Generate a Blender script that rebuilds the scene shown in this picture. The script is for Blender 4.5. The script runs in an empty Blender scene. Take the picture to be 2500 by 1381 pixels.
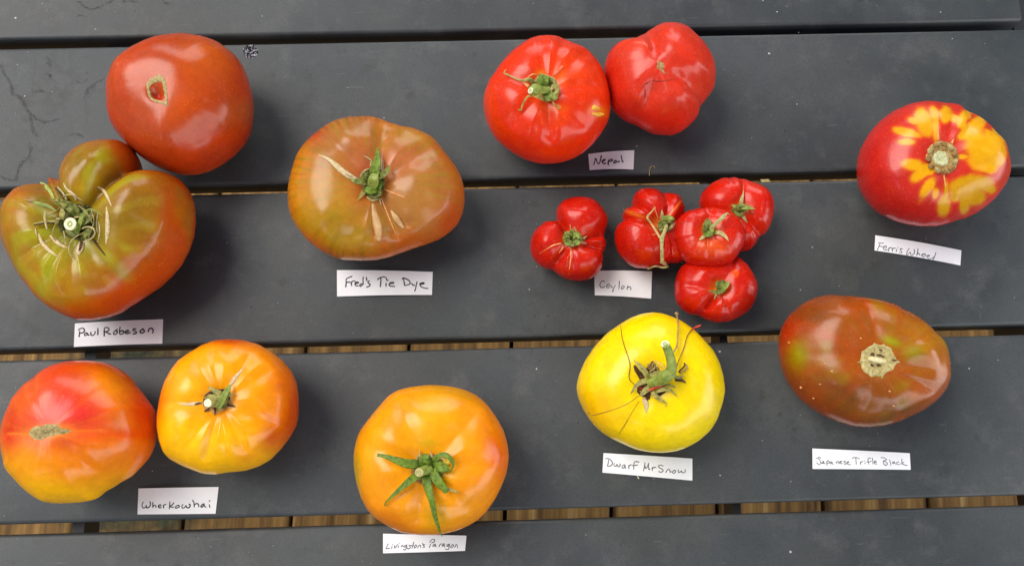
import bpy, math, random
import numpy as np
from mathutils import Vector, Matrix
from mathutils.bvhtree import BVHTree

random.seed(7)
rng = np.random.default_rng(11)
S = bpy.context.scene
COL = S.collection
TZ = 0.695            # height of the table top above the deck

# ------------------------------------------------------------------ camera
W_PX, H_PX = 2500.0, 1381.0
F_PX = 2320.0
def _rx(t): return np.array([[1,0,0],[0,math.cos(t),-math.sin(t)],[0,math.sin(t),math.cos(t)]])
def _ry(t): return np.array([[math.cos(t),0,math.sin(t)],[0,1,0],[-math.sin(t),0,math.cos(t)]])
def _rz(t): return np.array([[math.cos(t),-math.sin(t),0],[math.sin(t),math.cos(t),0],[0,0,1]])
CR = _rz(-0.02474446) @ _rx(0.22284861) @ _ry(-0.01451362)
CO = np.array([0.0, -0.28748731, TZ + 0.56063562])
cam_d = bpy.data.cameras.new('camera')
cam = bpy.data.objects.new('camera', cam_d)
COL.objects.link(cam)
cam_d.sensor_width = 36.0
cam_d.lens = F_PX / W_PX * 36.0
cam_d.clip_start = 0.01
cam_d.clip_end = 200.0
M = Matrix(CR.tolist()).to_4x4(); M.translation = Vector(CO.tolist())
cam.matrix_world = M
S.camera = cam

# ------------------------------------------------------------------ light
SUN_EL, SUN_AZ = math.radians(52), math.radians(-62)     # azimuth clockwise from +Y
world = bpy.data.worlds.new('World'); S.world = world
world.use_nodes = True
wn = world.node_tree; wn.nodes.clear()
w_out = wn.nodes.new('ShaderNodeOutputWorld')
w_bg = wn.nodes.new('ShaderNodeBackground'); w_bg.inputs['Strength'].default_value = 0.05
sky = wn.nodes.new('ShaderNodeTexSky'); sky.sky_type = 'NISHITA'; sky.sun_disc = False
sky.sun_elevation = SUN_EL; sky.sun_rotation = SUN_AZ
sky.air_density = 1.0; sky.dust_density = 2.0
w_tc = wn.nodes.new('ShaderNodeTexCoord')
w_no = wn.nodes.new('ShaderNodeTexNoise'); w_no.inputs['Scale'].default_value = 1.45
w_no.inputs['Detail'].default_value = 1.5; w_no.inputs['Roughness'].default_value = 0.45
w_rp = wn.nodes.new('ShaderNodeValToRGB')
w_rp.color_ramp.elements[0].position = 0.585; w_rp.color_ramp.elements[0].color = (0,0,0,1)
w_rp.color_ramp.elements[1].position = 0.625; w_rp.color_ramp.elements[1].color = (1,1,1,1)
w_mx = wn.nodes.new('ShaderNodeMix'); w_mx.data_type = 'RGBA'
w_mx.inputs['B'].default_value = (64.0, 63.5, 63.0, 1)
wn.links.new(w_tc.outputs['Generated'], w_no.inputs['Vector'])
wn.links.new(w_no.outputs['Fac'], w_rp.inputs['Fac'])
wn.links.new(w_rp.outputs['Color'], w_mx.inputs['Factor'])
wn.links.new(sky.outputs['Color'], w_mx.inputs['A'])
wn.links.new(w_mx.outputs['Result'], w_bg.inputs['Color'])
wn.links.new(w_bg.outputs['Background'], w_out.inputs['Surface'])

sun_d = bpy.data.lights.new('sun', 'SUN'); sun_d.energy = 2.0; sun_d.angle = math.radians(38)
sun_d.color = (1.0, 0.95, 0.88)
sun = bpy.data.objects.new('sun', sun_d); COL.objects.link(sun)
sdir = Vector((math.sin(SUN_AZ)*math.cos(SUN_EL), math.cos(SUN_AZ)*math.cos(SUN_EL), math.sin(SUN_EL)))
sun.rotation_euler = sdir.to_track_quat('Z', 'Y').to_euler()
sun.location = Vector((0, 0, TZ)) + sdir * 5

S.view_settings.view_transform = 'Standard'
S.view_settings.look = 'None'
S.view_settings.exposure = 0.46
S.view_settings.gamma = 1.0

# ------------------------------------------------------------------ helpers
def lin(h, k=1.0):
    h = h.lstrip('#'); c = np.array([int(h[i:i+2], 16) for i in (0, 2, 4)]) / 255.0
    return np.where(c <= 0.04045, c/12.92, ((c+0.055)/1.055)**2.4) * k
def L4(h, k=1.0): return tuple(float(v) for v in lin(h, k)) + (1.0,)

def ray(px, py):
    d = CR @ np.array([(px-W_PX/2)/F_PX, -(py-H_PX/2)/F_PX, -1.0])
    return d / np.linalg.norm(d)
def at(px, py, z):
    """the point at height z that is seen at photo position px, py"""
    d = ray(px, py); return CO + d * ((z-CO[2]) / d[2])
def proj(P):
    q = (np.asarray(P) - CO) @ CR
    return np.stack([W_PX/2 + F_PX*q[..., 0]/-q[..., 2], H_PX/2 - F_PX*q[..., 1]/-q[..., 2]], -1)
def Z(x0, y0, s, pts):
    return [(x0 + p[0]/s, y0 + p[1]/s) + tuple(p[2:]) for p in pts]

def mesh_obj(name, V, F, mat, parent=None, col=None, smooth=True):
    me = bpy.data.meshes.new(name)
    V = np.asarray(V, dtype=float)
    org = np.zeros(3)
    if parent is not None: org = np.array(parent.location)
    me.from_pydata((V-org).tolist(), [], [tuple(int(i) for i in f) for f in F])
    if col is not None:
        a = me.attributes.new('Col', 'FLOAT_COLOR', 'POINT')
        c4 = np.ones((len(V), 4)); c4[:, :3] = col
        a.data.foreach_set('color', c4.ravel())
    me.polygons.foreach_set('use_smooth', [smooth]*len(me.polygons))
    me.update()
    o = bpy.data.objects.new(name, me); COL.objects.link(o)
    if mat: me.materials.append(mat)
    if parent is not None: o.parent = parent
    return o
def thing(name, label, cat, loc, group=None):
    o = bpy.data.objects.new(name, None); COL.objects.link(o)
    o.location = [float(v) for v in loc]; o.empty_display_size = 0.01
    o['label'] = label; o['category'] = cat
    if group: o['group'] = group
    return o

def mat_new(name, color, rough=0.5, spec=0.5):
    m = bpy.data.materials.new(name); m.use_nodes = True
    b = m.node_tree.nodes['Principled BSDF']
    b.inputs['Base Color'].default_value = color
    b.inputs['Roughness'].default_value = rough
    b.inputs['Specular IOR Level'].default_value = spec
    return m, m.node_tree, b
def nnode(nt, t, **kw):
    n = nt.nodes.new(t)
    for k, v in kw.items():
        if hasattr(n, k): setattr(n, k, v)
        else: n.inputs[k].default_value = v
    return n
def ramp(nt, fac, stops):
    r = nt.nodes.new('ShaderNodeValToRGB'); cr = r.color_ramp
    while len(cr.elements) < len(stops): cr.elements.new(0.5)
    for e, (p, c) in zip(cr.elements, stops):
        e.position = p; e.color = c if len(c) == 4 else tuple(c)+(1,)
    nt.links.new(fac, r.inputs['Fac']); return r
def mixc(nt, fac, a, b, bt='MIX'):
    m = nt.nodes.new('ShaderNodeMix'); m.data_type = 'RGBA'; m.blend_type = bt
    for k, v in (('Factor', fac), ('A', a), ('B', b)):
        if isinstance(v, (int, float, tuple)): m.inputs[k].default_value = v
        else: nt.links.new(v, m.inputs[k])
    return m.outputs['Result']
def obj_coord(nt):
    return nt.nodes.new('ShaderNodeTexCoord').outputs['Object']
def geo_pos(nt):
    return nt.nodes.new('ShaderNodeNewGeometry').outputs['Position']
def noise(nt, vec, scale, detail=3, rough=0.5, out='Fac', dist=0.0):
    n = nnode(nt, 'ShaderNodeTexNoise', Scale=scale, Detail=detail, Roughness=rough, Distortion=dist)
    nt.links.new(vec, n.inputs['Vector']); return n.outputs[out]
def bump(nt, b, h, strength, dist):
    n = nnode(nt, 'ShaderNodeBump', Strength=strength, Distance=dist)
    nt.links.new(h, n.inputs['Height']); nt.links.new(n.outputs['Normal'], b.inputs['Normal'])
    return n

# ---- materials
def m_skin(rough=0.23):
    m, nt, b = mat_new('tomato_skin', (0.5, 0.05, 0.02, 1), rough, 0.42)
    at_ = nnode(nt, 'ShaderNodeAttribute'); at_.attribute_name = 'Col'
    P = geo_pos(nt)
    n1 = noise(nt, P, 90, 4, 0.6)
    r1 = ramp(nt, n1, [(0.3, (0.86, 0.84, 0.8)), (0.7, (1.1, 1.1, 1.1))])
    c = mixc(nt, 0.6, at_.outputs['Color'], r1.outputs['Color'], 'MULTIPLY')
    # tiny pale lint and corky specks
    vo = nnode(nt, 'ShaderNodeTexVoronoi', Scale=340.0); nt.links.new(P, vo.inputs['Vector'])
    gate = noise(nt, P, 45, 2)
    sp = ramp(nt, vo.outputs['Distance'], [(0.04, (1,1,1)), (0.10, (0,0,0))])
    gt = ramp(nt, gate, [(0.56, (0,0,0)), (0.68, (1,1,1))])
    f = nnode(nt, 'ShaderNodeMath', operation='MULTIPLY')
    nt.links.new(sp.outputs['Color'], f.inputs[0]); nt.links.new(gt.outputs['Color'], f.inputs[1])
    f2 = nnode(nt, 'ShaderNodeMath', operation='MULTIPLY'); nt.links.new(f.outputs[0], f2.inputs[0]); f2.inputs[1].default_value = 0.45
    c = mixc(nt, f2.outputs[0], c, L4('#F0B070'))
    fl = ramp(nt, noise(nt, P, 1100, 2, 0.6), [(0.62, (0,0,0)), (0.74, (0.35,0.35,0.35))]).outputs['Color']
    c = mixc(nt, fl, c, L4('#E8A040'))
    mo = ramp(nt, noise(nt, P, 260, 4, 0.7), [(0.3, (0.82, 0.80, 0.78)), (0.7, (1.12, 1.12, 1.12))]).outputs['Color']
    c = mixc(nt, 0.55, c, mo, 'MULTIPLY')
    nt.links.new(c, b.inputs['Base Color'])
    b.inputs['Subsurface Weight'].default_value = 0.06
    b.inputs['Subsurface Radius'].default_value = (1.0, 0.35, 0.15)
    b.inputs['Subsurface Scale'].default_value = 0.004
    b.inputs['IOR'].default_value = 1.45
    n2 = noise(nt, P, 55, 3, 0.55)
    rr = nnode(nt, 'ShaderNodeMapRange'); rr.inputs['To Min'].default_value = rough-0.05; rr.inputs['To Max'].default_value = rough+0.10
    nt.links.new(n2, rr.inputs['Value']); nt.links.new(rr.outputs['Result'], b.inputs['Roughness'])
    n3 = noise(nt, P, 130, 3, 0.6)
    bump(nt, b, n3, 0.10, 0.001)
    return m
SKIN = m_skin()
def m_plant(name, dark, light, rough=0.55, scale=500):
    m, nt, b = mat_new(name, L4(dark), rough, 0.4)
    P = geo_pos(nt)
    n = noise(nt, P, scale, 3, 0.6)
    r = ramp(nt, n, [(0.32, L4(dark)), (0.68, L4(light))])
    nt.links.new(r.outputs['Color'], b.inputs['Base Color'])
    n2 = noise(nt, P, scale*3, 3, 0.6); bump(nt, b, n2, 0.5, 0.0003)
    return m
GREEN = m_plant('sepal_green', '#444C12', '#8A8E3E')
GREEN_B = m_plant('bright_sepal_green', '#3E5E0E', '#7E9428')
OLIVE = m_plant('dry_olive_sepal', '#76702F', '#B5AA5C')
STEMG = m_plant('stem_green', '#6C7E2A', '#9CA84E')
CREAM = m_plant('cut_stem_cream', '#D8D6A0', '#F4F2D8', scale=900)
PITHC = m_plant('stem_pith', '#8B9A58', '#B8C078', scale=900)
TAN = m_plant('cork_tan', '#8E7A44', '#C9B67E', 0.8, 700)
CORKP = m_plant('pale_cork', '#9A8A50', '#CDBE84', 0.8, 600)
BROWN = m_plant('dried_brown', '#35200F', '#6B4526', 0.8, 700)
DARKR = m_plant('dark_red_scar', '#8E1C0C', '#B83018', 0.6, 700)
CRACK = m_plant('healed_crack', '#BC9E6C', '#E0CCA0', 0.7, 700)
CRACKO = m_plant('orange_crack', '#E2863C', '#F0B878', 0.6, 700)
YCRACK = m_plant('yellow_scar', '#D98A10', '#F0C850', 0.6, 500)
FIBER = m_plant('dry_fibre', '#8A7038', '#B89C5C', 0.7, 500)
THREAD = m_plant('brown_thread', '#5C3E12', '#8A6420', 0.7, 500)
REDT = m_plant('red_thread', '#B0280C', '#D8503A', 0.6, 500)

def m_table():
    m, nt, b = mat_new('charcoal_powder_coat', (0.05, 0.053, 0.055, 1), 0.5, 0.5)
    P = geo_pos(nt)
    n1 = noise(nt, P, 14, 5, 0.6)
    c = ramp(nt, n1, [(0.30, (0.023, 0.029, 0.032)), (0.50, (0.038, 0.045, 0.049)), (0.72, (0.055, 0.061, 0.062))]).outputs['Color']
    # water stains: thin wandering dark lines and blots, strongest at the far left
    sx = nnode(nt, 'ShaderNodeSeparateXYZ'); nt.links.new(P, sx.inputs[0])
    mr = nnode(nt, 'ShaderNodeMapRange'); nt.links.new(sx.outputs['X'], mr.inputs['Value'])
    mr.inputs['From Min'].default_value = -0.14; mr.inputs['From Max'].default_value = -0.30
    my = nnode(nt, 'ShaderNodeMapRange'); nt.links.new(sx.outputs['Y'], my.inputs['Value'])
    my.inputs['From Min'].default_value = -0.10; my.inputs['From Max'].default_value = -0.04
    mm = nnode(nt, 'ShaderNodeMath', operation='MULTIPLY'); nt.links.new(mr.outputs[0], mm.inputs[0]); nt.links.new(my.outputs[0], mm.inputs[1])
    n2 = noise(nt, P, 16, 3, 0.55, dist=1.2)
    vein = ramp(nt, n2, [(0.465, (0,0,0)), (0.495, (1,1,1)), (0.505, (1,1,1)), (0.535, (0,0,0))]).outputs['Color']
    brk = ramp(nt, noise(nt, P, 38, 2), [(0.40, (0,0,0)), (0.52, (1,1,1))]).outputs['Color']
    v1 = nnode(nt, 'ShaderNodeMath', operation='MULTIPLY'); nt.links.new(vein, v1.inputs[0]); nt.links.new(brk, v1.inputs[1])
    v2 = nnode(nt, 'ShaderNodeMath', operation='MULTIPLY'); nt.links.new(v1.outputs[0], v2.inputs[0]); nt.links.new(mm.outputs[0], v2.inputs[1])
    c = mixc(nt, v2.outputs[0], c, (0.030, 0.033, 0.034, 1))
    bl = ramp(nt, noise(nt, P, 75, 4, 0.65), [(0.56, (0,0,0)), (0.68, (1,1,1))]).outputs['Color']
    bg = ramp(nt, noise(nt, P, 11, 2), [(0.48, (0,0,0)), (0.62, (0.75,0.75,0.75))]).outputs['Color']
    bm = nnode(nt, 'ShaderNodeMath', operation='MULTIPLY'); nt.links.new(bl, bm.inputs[0]); nt.links.new(bg, bm.inputs[1])
    c = mixc(nt, bm.outputs[0], c, (0.022, 0.024, 0.025, 1))
    pl = ramp(nt, noise(nt, P, 48, 5, 0.7), [(0.52, (0,0,0)), (0.70, (0.6,0.6,0.6))]).outputs['Color']
    c = mixc(nt, pl, c, (0.080, 0.084, 0.082, 1))
    # greenish brown film
    n5 = noise(nt, P, 9, 4, 0.6)
    gfilm = ramp(nt, n5, [(0.5, (0,0,0)), (0.75, (0.45,0.45,0.45))]).outputs['Color']
    c = mixc(nt, gfilm, c, (0.058, 0.058, 0.044, 1))
    # fine dark dots
    vd = nnode(nt, 'ShaderNodeTexVoronoi', Scale=150.0); nt.links.new(P, vd.inputs['Vector'])
    dd = ramp(nt, vd.outputs['Distance'], [(0.05, (1,1,1)), (0.11, (0,0,0))]).outputs['Color']
    dg = ramp(nt, noise(nt, P, 30, 1), [(0.56, (0,0,0)), (0.60, (1,1,1))]).outputs['Color']
    d2 = nnode(nt, 'ShaderNodeMath', operation='MULTIPLY'); nt.links.new(dd, d2.inputs[0]); nt.links.new(dg, d2.inputs[1])
    c = mixc(nt, d2.outputs[0], c, (0.012, 0.012, 0.012, 1))
    # old drip marks
    for (qx, qy, qr) in ((1158, 134, 0.0022), (667, 183, 0.0028), (8, 163, 0.0034), (30, 215, 0.003), (150, 232, 0.004), (62, 292, 0.003), (2118, 398, 0.002), (1905, 1010, 0.002)):
        vs = nnode(nt, 'ShaderNodeVectorMath', operation='DISTANCE'); nt.links.new(P, vs.inputs[0]); vs.inputs[1].default_value = tuple(float(v) for v in at(qx, qy, TZ))
        nn = nnode(nt, 'ShaderNodeMath', operation='MULTIPLY_ADD'); nt.links.new(noise(nt, P, 420, 3, 0.6), nn.inputs[0]); nn.inputs[1].default_value = qr*1.6; nt.links.new(vs.outputs['Value'], nn.inputs[2])
        mk = nnode(nt, 'ShaderNodeMapRange'); nt.links.new(nn.outputs[0], mk.inputs['Value']); mk.inputs['From Min'].default_value = qr*1.9; mk.inputs['From Max'].default_value = qr*0.9; mk.inputs['To Max'].default_value = 0.75
        c = mixc(nt, mk.outputs[0], c, (0.018, 0.020, 0.022, 1))
    # faint rubbed scratches along the slats
    sm_ = nnode(nt, 'ShaderNodeMapping'); sm_.inputs['Scale'].default_value = (0.12, 1.0, 1.0); sm_.inputs['Rotation'].default_value = (0, 0, 0.5); nt.links.new(P, sm_.inputs['Vector'])
    sc_ = ramp(nt, noise(nt, sm_.outputs[0], 420, 2, 0.5), [(0.70, (0,0,0)), (0.76, (0.5,0.5,0.5))]).outputs['Color']
    c = mixc(nt, sc_, c, (0.09, 0.095, 0.095, 1))
    # fine speckle of the coating
    ns = noise(nt, P, 1500, 2, 0.7)
    c = mixc(nt, 0.7, c, ramp(nt, ns, [(0.3, (0.65, 0.65, 0.65)), (0.7, (1.35, 1.35, 1.35))]).outputs['Color'], 'MULTIPLY')
    nt.links.new(c, b.inputs['Base Color'])
    rr = nnode(nt, 'ShaderNodeMapRange'); rr.inputs['To Min'].default_value = 0.44; rr.inputs['To Max'].default_value = 0.64; b.inputs['Specular IOR Level'].default_value = 0.55
    nt.links.new(n1, rr.inputs['Value']); nt.links.new(rr.outputs['Result'], b.inputs['Roughness'])
    bump(nt, b, noise(nt, P, 900, 3, 0.6), 0.25, 0.0004)
    return m
TABLE = m_table()
m_frame, _nt, _b = mat_new('dark_frame_metal', (0.03, 0.03, 0.032, 1), 0.5, 0.5)
bump(_nt, _b, noise(_nt, geo_pos(_nt), 800, 3), 0.2, 0.0004)

DARK_PATCH = (at(325, 868, 0)+at(385, 1275, 0))/2
def m_wood():
    m, nt, b = mat_new('deck_wood', L4('#A0814F'), 0.7, 0.3)
    O = obj_coord(nt)
    oi = nt.nodes.new('ShaderNodeObjectInfo')
    add = nnode(nt, 'ShaderNodeVectorMath', operation='ADD'); nt.links.new(O, add.inputs[0])
    sc = nnode(nt, 'ShaderNodeVectorMath', operation='SCALE'); sc.inputs['Scale'].default_value = 37.0
    cmb = nnode(nt, 'ShaderNodeCombineXYZ'); nt.links.new(oi.outputs['Random'], cmb.inputs[0]); nt.links.new(oi.outputs['Random'], cmb.inputs[1])
    nt.links.new(cmb.outputs[0], sc.inputs[0]); nt.links.new(sc.outputs[0], add.inputs[1])
    mp = nnode(nt, 'ShaderNodeMapping'); mp.inputs['Scale'].default_value = (1.0, 0.04, 1.0); nt.links.new(add.outputs[0], mp.inputs['Vector'])
    n = noise(nt, mp.outputs[0], 70, 4, 0.6)
    r = ramp(nt, n, [(0.28, L4('#34240E')), (0.42, L4('#644822')), (0.6, L4('#8A6836')), (0.75, L4('#AA8E5E'))]).outputs['Color']
    n2 = noise(nt, mp.outputs[0], 200, 3, 0.7)
    r = mixc(nt, 0.7, r, ramp(nt, n2, [(0.3, (0.6,0.6,0.6)), (0.6, (1.1,1.1,1.1))]).outputs['Color'], 'MULTIPLY')
    # dark greenish patch around one spot on the boards
    P = geo_pos(nt)
    vm = nnode(nt, 'ShaderNodeVectorMath', operation='DISTANCE'); nt.links.new(P, vm.inputs[0]); vm.inputs[1].default_value = tuple(float(v) for v in DARK_PATCH)
    nm = noise(nt, P, 22, 4, 0.6)
    ad = nnode(nt, 'ShaderNodeMath', operation='MULTIPLY_ADD'); nt.links.new(nm, ad.inputs[0]); ad.inputs[1].default_value = 0.12; nt.links.new(vm.outputs['Value'], ad.inputs[2])
    mk = ramp(nt, ad.outputs[0], [(0.16, (1,1,1)), (0.22, (0,0,0))]).outputs['Color']
    patchc = ramp(nt, noise(nt, P, 120, 3), [(0.35, (0.008, 0.009, 0.004)), (0.7, (0.05, 0.055, 0.02))]).outputs['Color']
    r = mixc(nt, mk, r, patchc)
    nt.links.new(r, b.inputs['Base Color'])
    bump(nt, b, n2, 0.4, 0.002)
    return m
WOOD = m_wood()

def m_paper():
    m, nt, b = mat_new('white_paper', (0.80, 0.80, 0.82, 1), 0.75, 0.2)
    P = geo_pos(nt)
    r = ramp(nt, noise(nt, P, 60, 4), [(0.3, (0.84, 0.86, 0.89)), (0.7, (0.91, 0.925, 0.94))]).outputs['Color']
    nt.links.new(r, b.inputs['Base Color'])
    bump(nt, b, noise(nt, P, 45, 3), 0.5, 0.0015)
    return m
PAPER = m_paper()
def m_ink(name, c):
    m, nt, b = mat_new(name, c, 0.6, 0.3)
    P = geo_pos(nt)
    r = ramp(nt, noise(nt, P, 700, 3), [(0.3, tuple(v*0.6 for v in c[:3])), (0.7, tuple(v*1.5 for v in c[:3]))]).outputs['Color']
    nt.links.new(r, b.inputs['Base Color']); return m
INK_D = m_ink('dark_marker_ink', (0.035, 0.032, 0.045, 1))
INK_L = m_ink('thin_pen_ink', (0.10, 0.10, 0.125, 1))

# ------------------------------------------------------------------ deck
def box_mesh(x0, x1, y0, y1, z0, z1, r=0.0, seg=3, both=True):
    """bar along x with rounded long edges"""
    prof = []
    if r > 0:
        cs = [(y1-r, z1-r, 0), (y0+r, z1-r, 90), (y0+r, z0+r, 180), (y1-r, z0+r, 270)]
        for cy, cz, a0 in cs:
            for i in range(seg+1):
                a = math.radians(a0 + 90*i/seg); prof.append((cy+r*math.cos(a), cz+r*math.sin(a)))
    else: prof = [(y1, z1), (y0, z1), (y0, z0), (y1, z0)]
    return prof
def bar_x(name, x0, x1, y0, y1, z0, z1, r, mat, parent, seg=3, cuts=1, wob=0.0, smooth=True):
    prof = box_mesh(x0, x1, y0, y1, z0, z1, r, seg)
    n = len(prof); V = []; F = []
    ins = min(r, 0.003)
    xs = [x0, x0+ins] + [x0+ins+(x1-x0-2*ins)*i/cuts for i in range(1, cuts)] + [x1-ins, x1]
    cy, cz = (y0+y1)/2, (z0+z1)/2
    for k, x in enumerate(xs):
        s = 1 if 0 < k < len(xs)-1 else (1-ins/max(y1-y0, 1e-6)*2)
        sz = 1 if 0 < k < len(xs)-1 else (1-ins/max(z1-z0, 1e-6)*2)
        for (y, z) in prof: V.append((x, cy+(y-cy)*s, cz+(z-cz)*sz))
    for k in range(len(xs)-1):
        for i in range(n):
            a, b_ = k*n+i, k*n+(i+1) % n
            F.append((a, b_, b_+n, a+n))
    F.append(tuple(range(n))); F.append(tuple(reversed(range((len(xs)-1)*n, len(xs)*n))))
    return mesh_obj(name, V, F, mat, parent, smooth=smooth)

deck = bpy.data.objects.new('deck', None); COL.objects.link(deck)
deck['kind'] = 'structure'; deck['label'] = 'weathered brown wooden deck boards seen through the gaps between table slats'
deck.rotation_euler[2] = math.radians(-3.78)
DP = 0.1371
pm = None
th = math.radians(-3.78)
u_ref = 0.0083*math.cos(th) + (-0.306)*math.sin(th)
for i in range(-13, 14):
    c = u_ref + (i+0.5)*DP
    if pm is None:
        hw, hl = (DP-0.0052)/2, 1.9
        V = []; F = []
        prof = [(hw, -0.025), (hw, -0.003), (hw-0.003, 0), (-hw+0.003, 0), (-hw, -0.003), (-hw, -0.025)]
        for y in (-hl, hl):
            for (x, z) in prof: V.append((x, y, z))
        n = len(prof)
        for k in range(n): F.append((k, (k+1) % n, (k+1) % n+n, k+n))
        F += [tuple(range(n-1, -1, -1)), tuple(range(n, 2*n))]
        me = bpy.data.meshes.new('plank'); me.from_pydata(V, [], F); me.materials.append(WOOD); me.update()
        pm = me
    o = bpy.data.objects.new('plank', pm); COL.objects.link(o); o.parent = deck
    o.location = (c, 0, random.uniform(-0.001, 0.001))
# joists under the deck boards and the dark ground below
for k in range(-4, 5):
    V = []; y = k*0.4
    bar_x('joist', -1.8, 1.8, y-0.02, y+0.02, -0.125, -0.0262, 0, WOOD, deck, smooth=False)
gm, gnt, gb = mat_new('soil', (0.03, 0.025, 0.018, 1), 0.9, 0.2)
gr = ramp(gnt, noise(gnt, geo_pos(gnt), 30, 5), [(0.3, (0.02, 0.016, 0.01)), (0.7, (0.07, 0.055, 0.04))])
gnt.links.new(gr.outputs['Color'], gb.inputs['Base Color'])
g = mesh_obj('ground', [(-6, -6, -0.35), (6, -6, -0.35), (6, 6, -0.35), (-6, 6, -0.35)], [(0, 1, 2, 3)], gm, smooth=False)
g['kind'] = 'structure'; g['label'] = 'dark soil under the wooden deck'

# ------------------------------------------------------------------ table
table = thing('patio_table', 'charcoal powder coated slatted metal outdoor table carrying all the tomatoes', 'table', (0, 0, 0))
PITCH, GAP, TH = 0.1, 0.0060, 0.0185
XR = 0.3497; XL = -0.80
for k in range(-2, 7):
    ytop = 0.0 - PITCH*k - (-0.1)*0   # far edge of slat k+1
    y1 = -PITCH*k; y0 = y1 - PITCH + GAP
    xr = XR if k == -1 else XR + 0.004
    bar_x('slat', XL, xr, y0, y1, TZ-TH, TZ, 0.0022, TABLE, table, seg=4, cuts=12)
Y_LO, Y_HI = -PITCH*7 + GAP, PITCH*2
def vbar(name, x0, x1, y0, y1, z0, z1, mat, parent, r=0.001):
    V = []
    for z in (z0, z1):
        i = r if z == z1 else 0
        V += [(x0+i, y0, z), (x1-i, y0, z), (x1-i, y1, z), (x0+i, y1, z)]
    F = [(0,3,2,1), (4,5,6,7), (0,1,5,4), (1,2,6,5), (2,3,7,6), (3,0,4,7)]
    return mesh_obj(name, V, F, mat, parent, smooth=False)
for x0, x1 in ((-0.2515, -0.2425), (0.1385, 0.1452)):
    vbar('support_bar', x0, x1, Y_LO+0.02, Y_HI-0.02, TZ-TH-0.02, TZ-TH-0.0005, m_frame, table)
RX = float(at(2474, 812, TZ-0.03)[0])
vbar('frame_rail', RX, RX+0.024, Y_LO+0.005, Y_HI-0.005, TZ-TH-0.035, TZ-TH-0.0005, m_frame, table)
vbar('frame_rail', XL+0.02, XL+0.045, Y_LO+0.005, Y_HI-0.005, TZ-TH-0.035, TZ-TH-0.0005, m_frame, table)
vbar('added_end_rail', RX+0.0255, RX+0.05, Y_LO, Y_HI, TZ-TH-0.03, TZ-TH-0.004, m_frame, table)  # outer rail added so the corner past the slat end stays dark
vbar('added_gap_plate', float(at(1722, 450, TZ-0.03)[0]), RX-0.0015, -0.012, 0.034, TZ-TH-0.02, TZ-TH-0.0005, m_frame, table)  # plate added to make this stretch of the gap dark
for x in (RX+0.012, XL+0.03):
    for y in (Y_LO+0.03, Y_HI-0.03):
        vbar('leg', x-0.018, x+0.018, y-0.018, y+0.018, 0.0015, TZ-TH-0.036, m_frame, table)

# dried drip lines on the left end of the slats: a film of dirt, no thicker than paint
def m_film():
    m, nt, b = mat_new('dirt_film', (0.016, 0.018, 0.019, 1), 0.6, 0.5)
    a = ramp(nt, noise(nt, geo_pos(nt), 330, 4, 0.7), [(0.35, (0.04, 0.04, 0.04)), (0.68, (0.42, 0.42, 0.42))])
    nt.links.new(a.outputs['Color'], b.inputs['Alpha']); return m
FILM = m_film()
def drip(pts, hw, sd):
    A = np.array([p[:2] for p in pts], float); r2 = np.random.default_rng(sd)
    P = []
    for a, b_ in zip(A[:-1], A[1:]):
        for t in np.linspace(0, 1, 7, endpoint=False): P.append(a*(1-t)+b_*t)
    P.append(A[-1]); P = np.array(P); P[1:-1] += r2.normal(0, 1.3, P[1:-1].shape)
    n = len(P); V = []; F = []
    w = 1.35*hw*(0.55+0.9*np.abs(np.interp(np.arange(n), np.arange(0, n+6, 3), r2.uniform(0, 1, len(np.arange(0, n+6, 3))))))
    w *= np.minimum(1, np.minimum(np.arange(n)+1, n-np.arange(n))/4)
    for i in range(n):
        t = P[min(i+1, n-1)]-P[max(i-1, 0)]; t /= np.linalg.norm(t)+1e-9; s_ = np.array([-t[1], t[0]])
        for k, z in ((-1, 0.00003), (0, 0.00008), (1, 0.00003)):
            q = P[i]+s_*w[i]*k; V.append(at(q[0], q[1], TZ+z))
    for i in range(n-1):
        for k in (0, 1): F.append((i*3+k, i*3+k+1, i*3+k+4, i*3+k+3))
    mesh_obj('drip_stain', V, F, FILM, table, smooth=False)
zd = lambda p: Z(0, 100, 2.257, p)
for i, (pts, w) in enumerate([([(0,130),(10,150),(30,195),(60,240),(75,290),(120,325),(150,375),(170,410),(170,460),(190,510),(212,532)], 2.6), ([(165,400),(200,430),(240,450),(290,440),(330,430)], 1.8), ([(165,560),(170,610),(160,640),(182,672)], 3.0),
        ([(160,640),(130,665),(100,700),(95,740),(85,780)], 2.6), ([(250,95),(270,100),(278,150)], 3.0), ([(240,180),(282,190),(260,215)], 2.4), ([(165,260),(180,275),(250,280)], 2.4), ([(455,320),(500,255),(540,220),(580,210)], 2.4), ([(420,215),(445,235),(485,215)], 1.8), ([(380,525),(430,510),(465,535)], 2.2), ([(0,745),(40,765),(80,770)], 2.2)]):
    drip(zd(pts), w, 300+i)
for i, (pts, w) in enumerate([([(660,10),(700,20),(730,60),(790,82),(880,65),(950,20),(985,0)], 1.8), ([(1060,30),(1110,10),(1200,12)], 2.0), ([(1420,10),(1440,35),(1500,38)], 1.8), ([(660,150),(700,130),(760,150)], 1.2)]):
    drip(Z(0, 0, 3.571, pts), w, 330+i)
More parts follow.
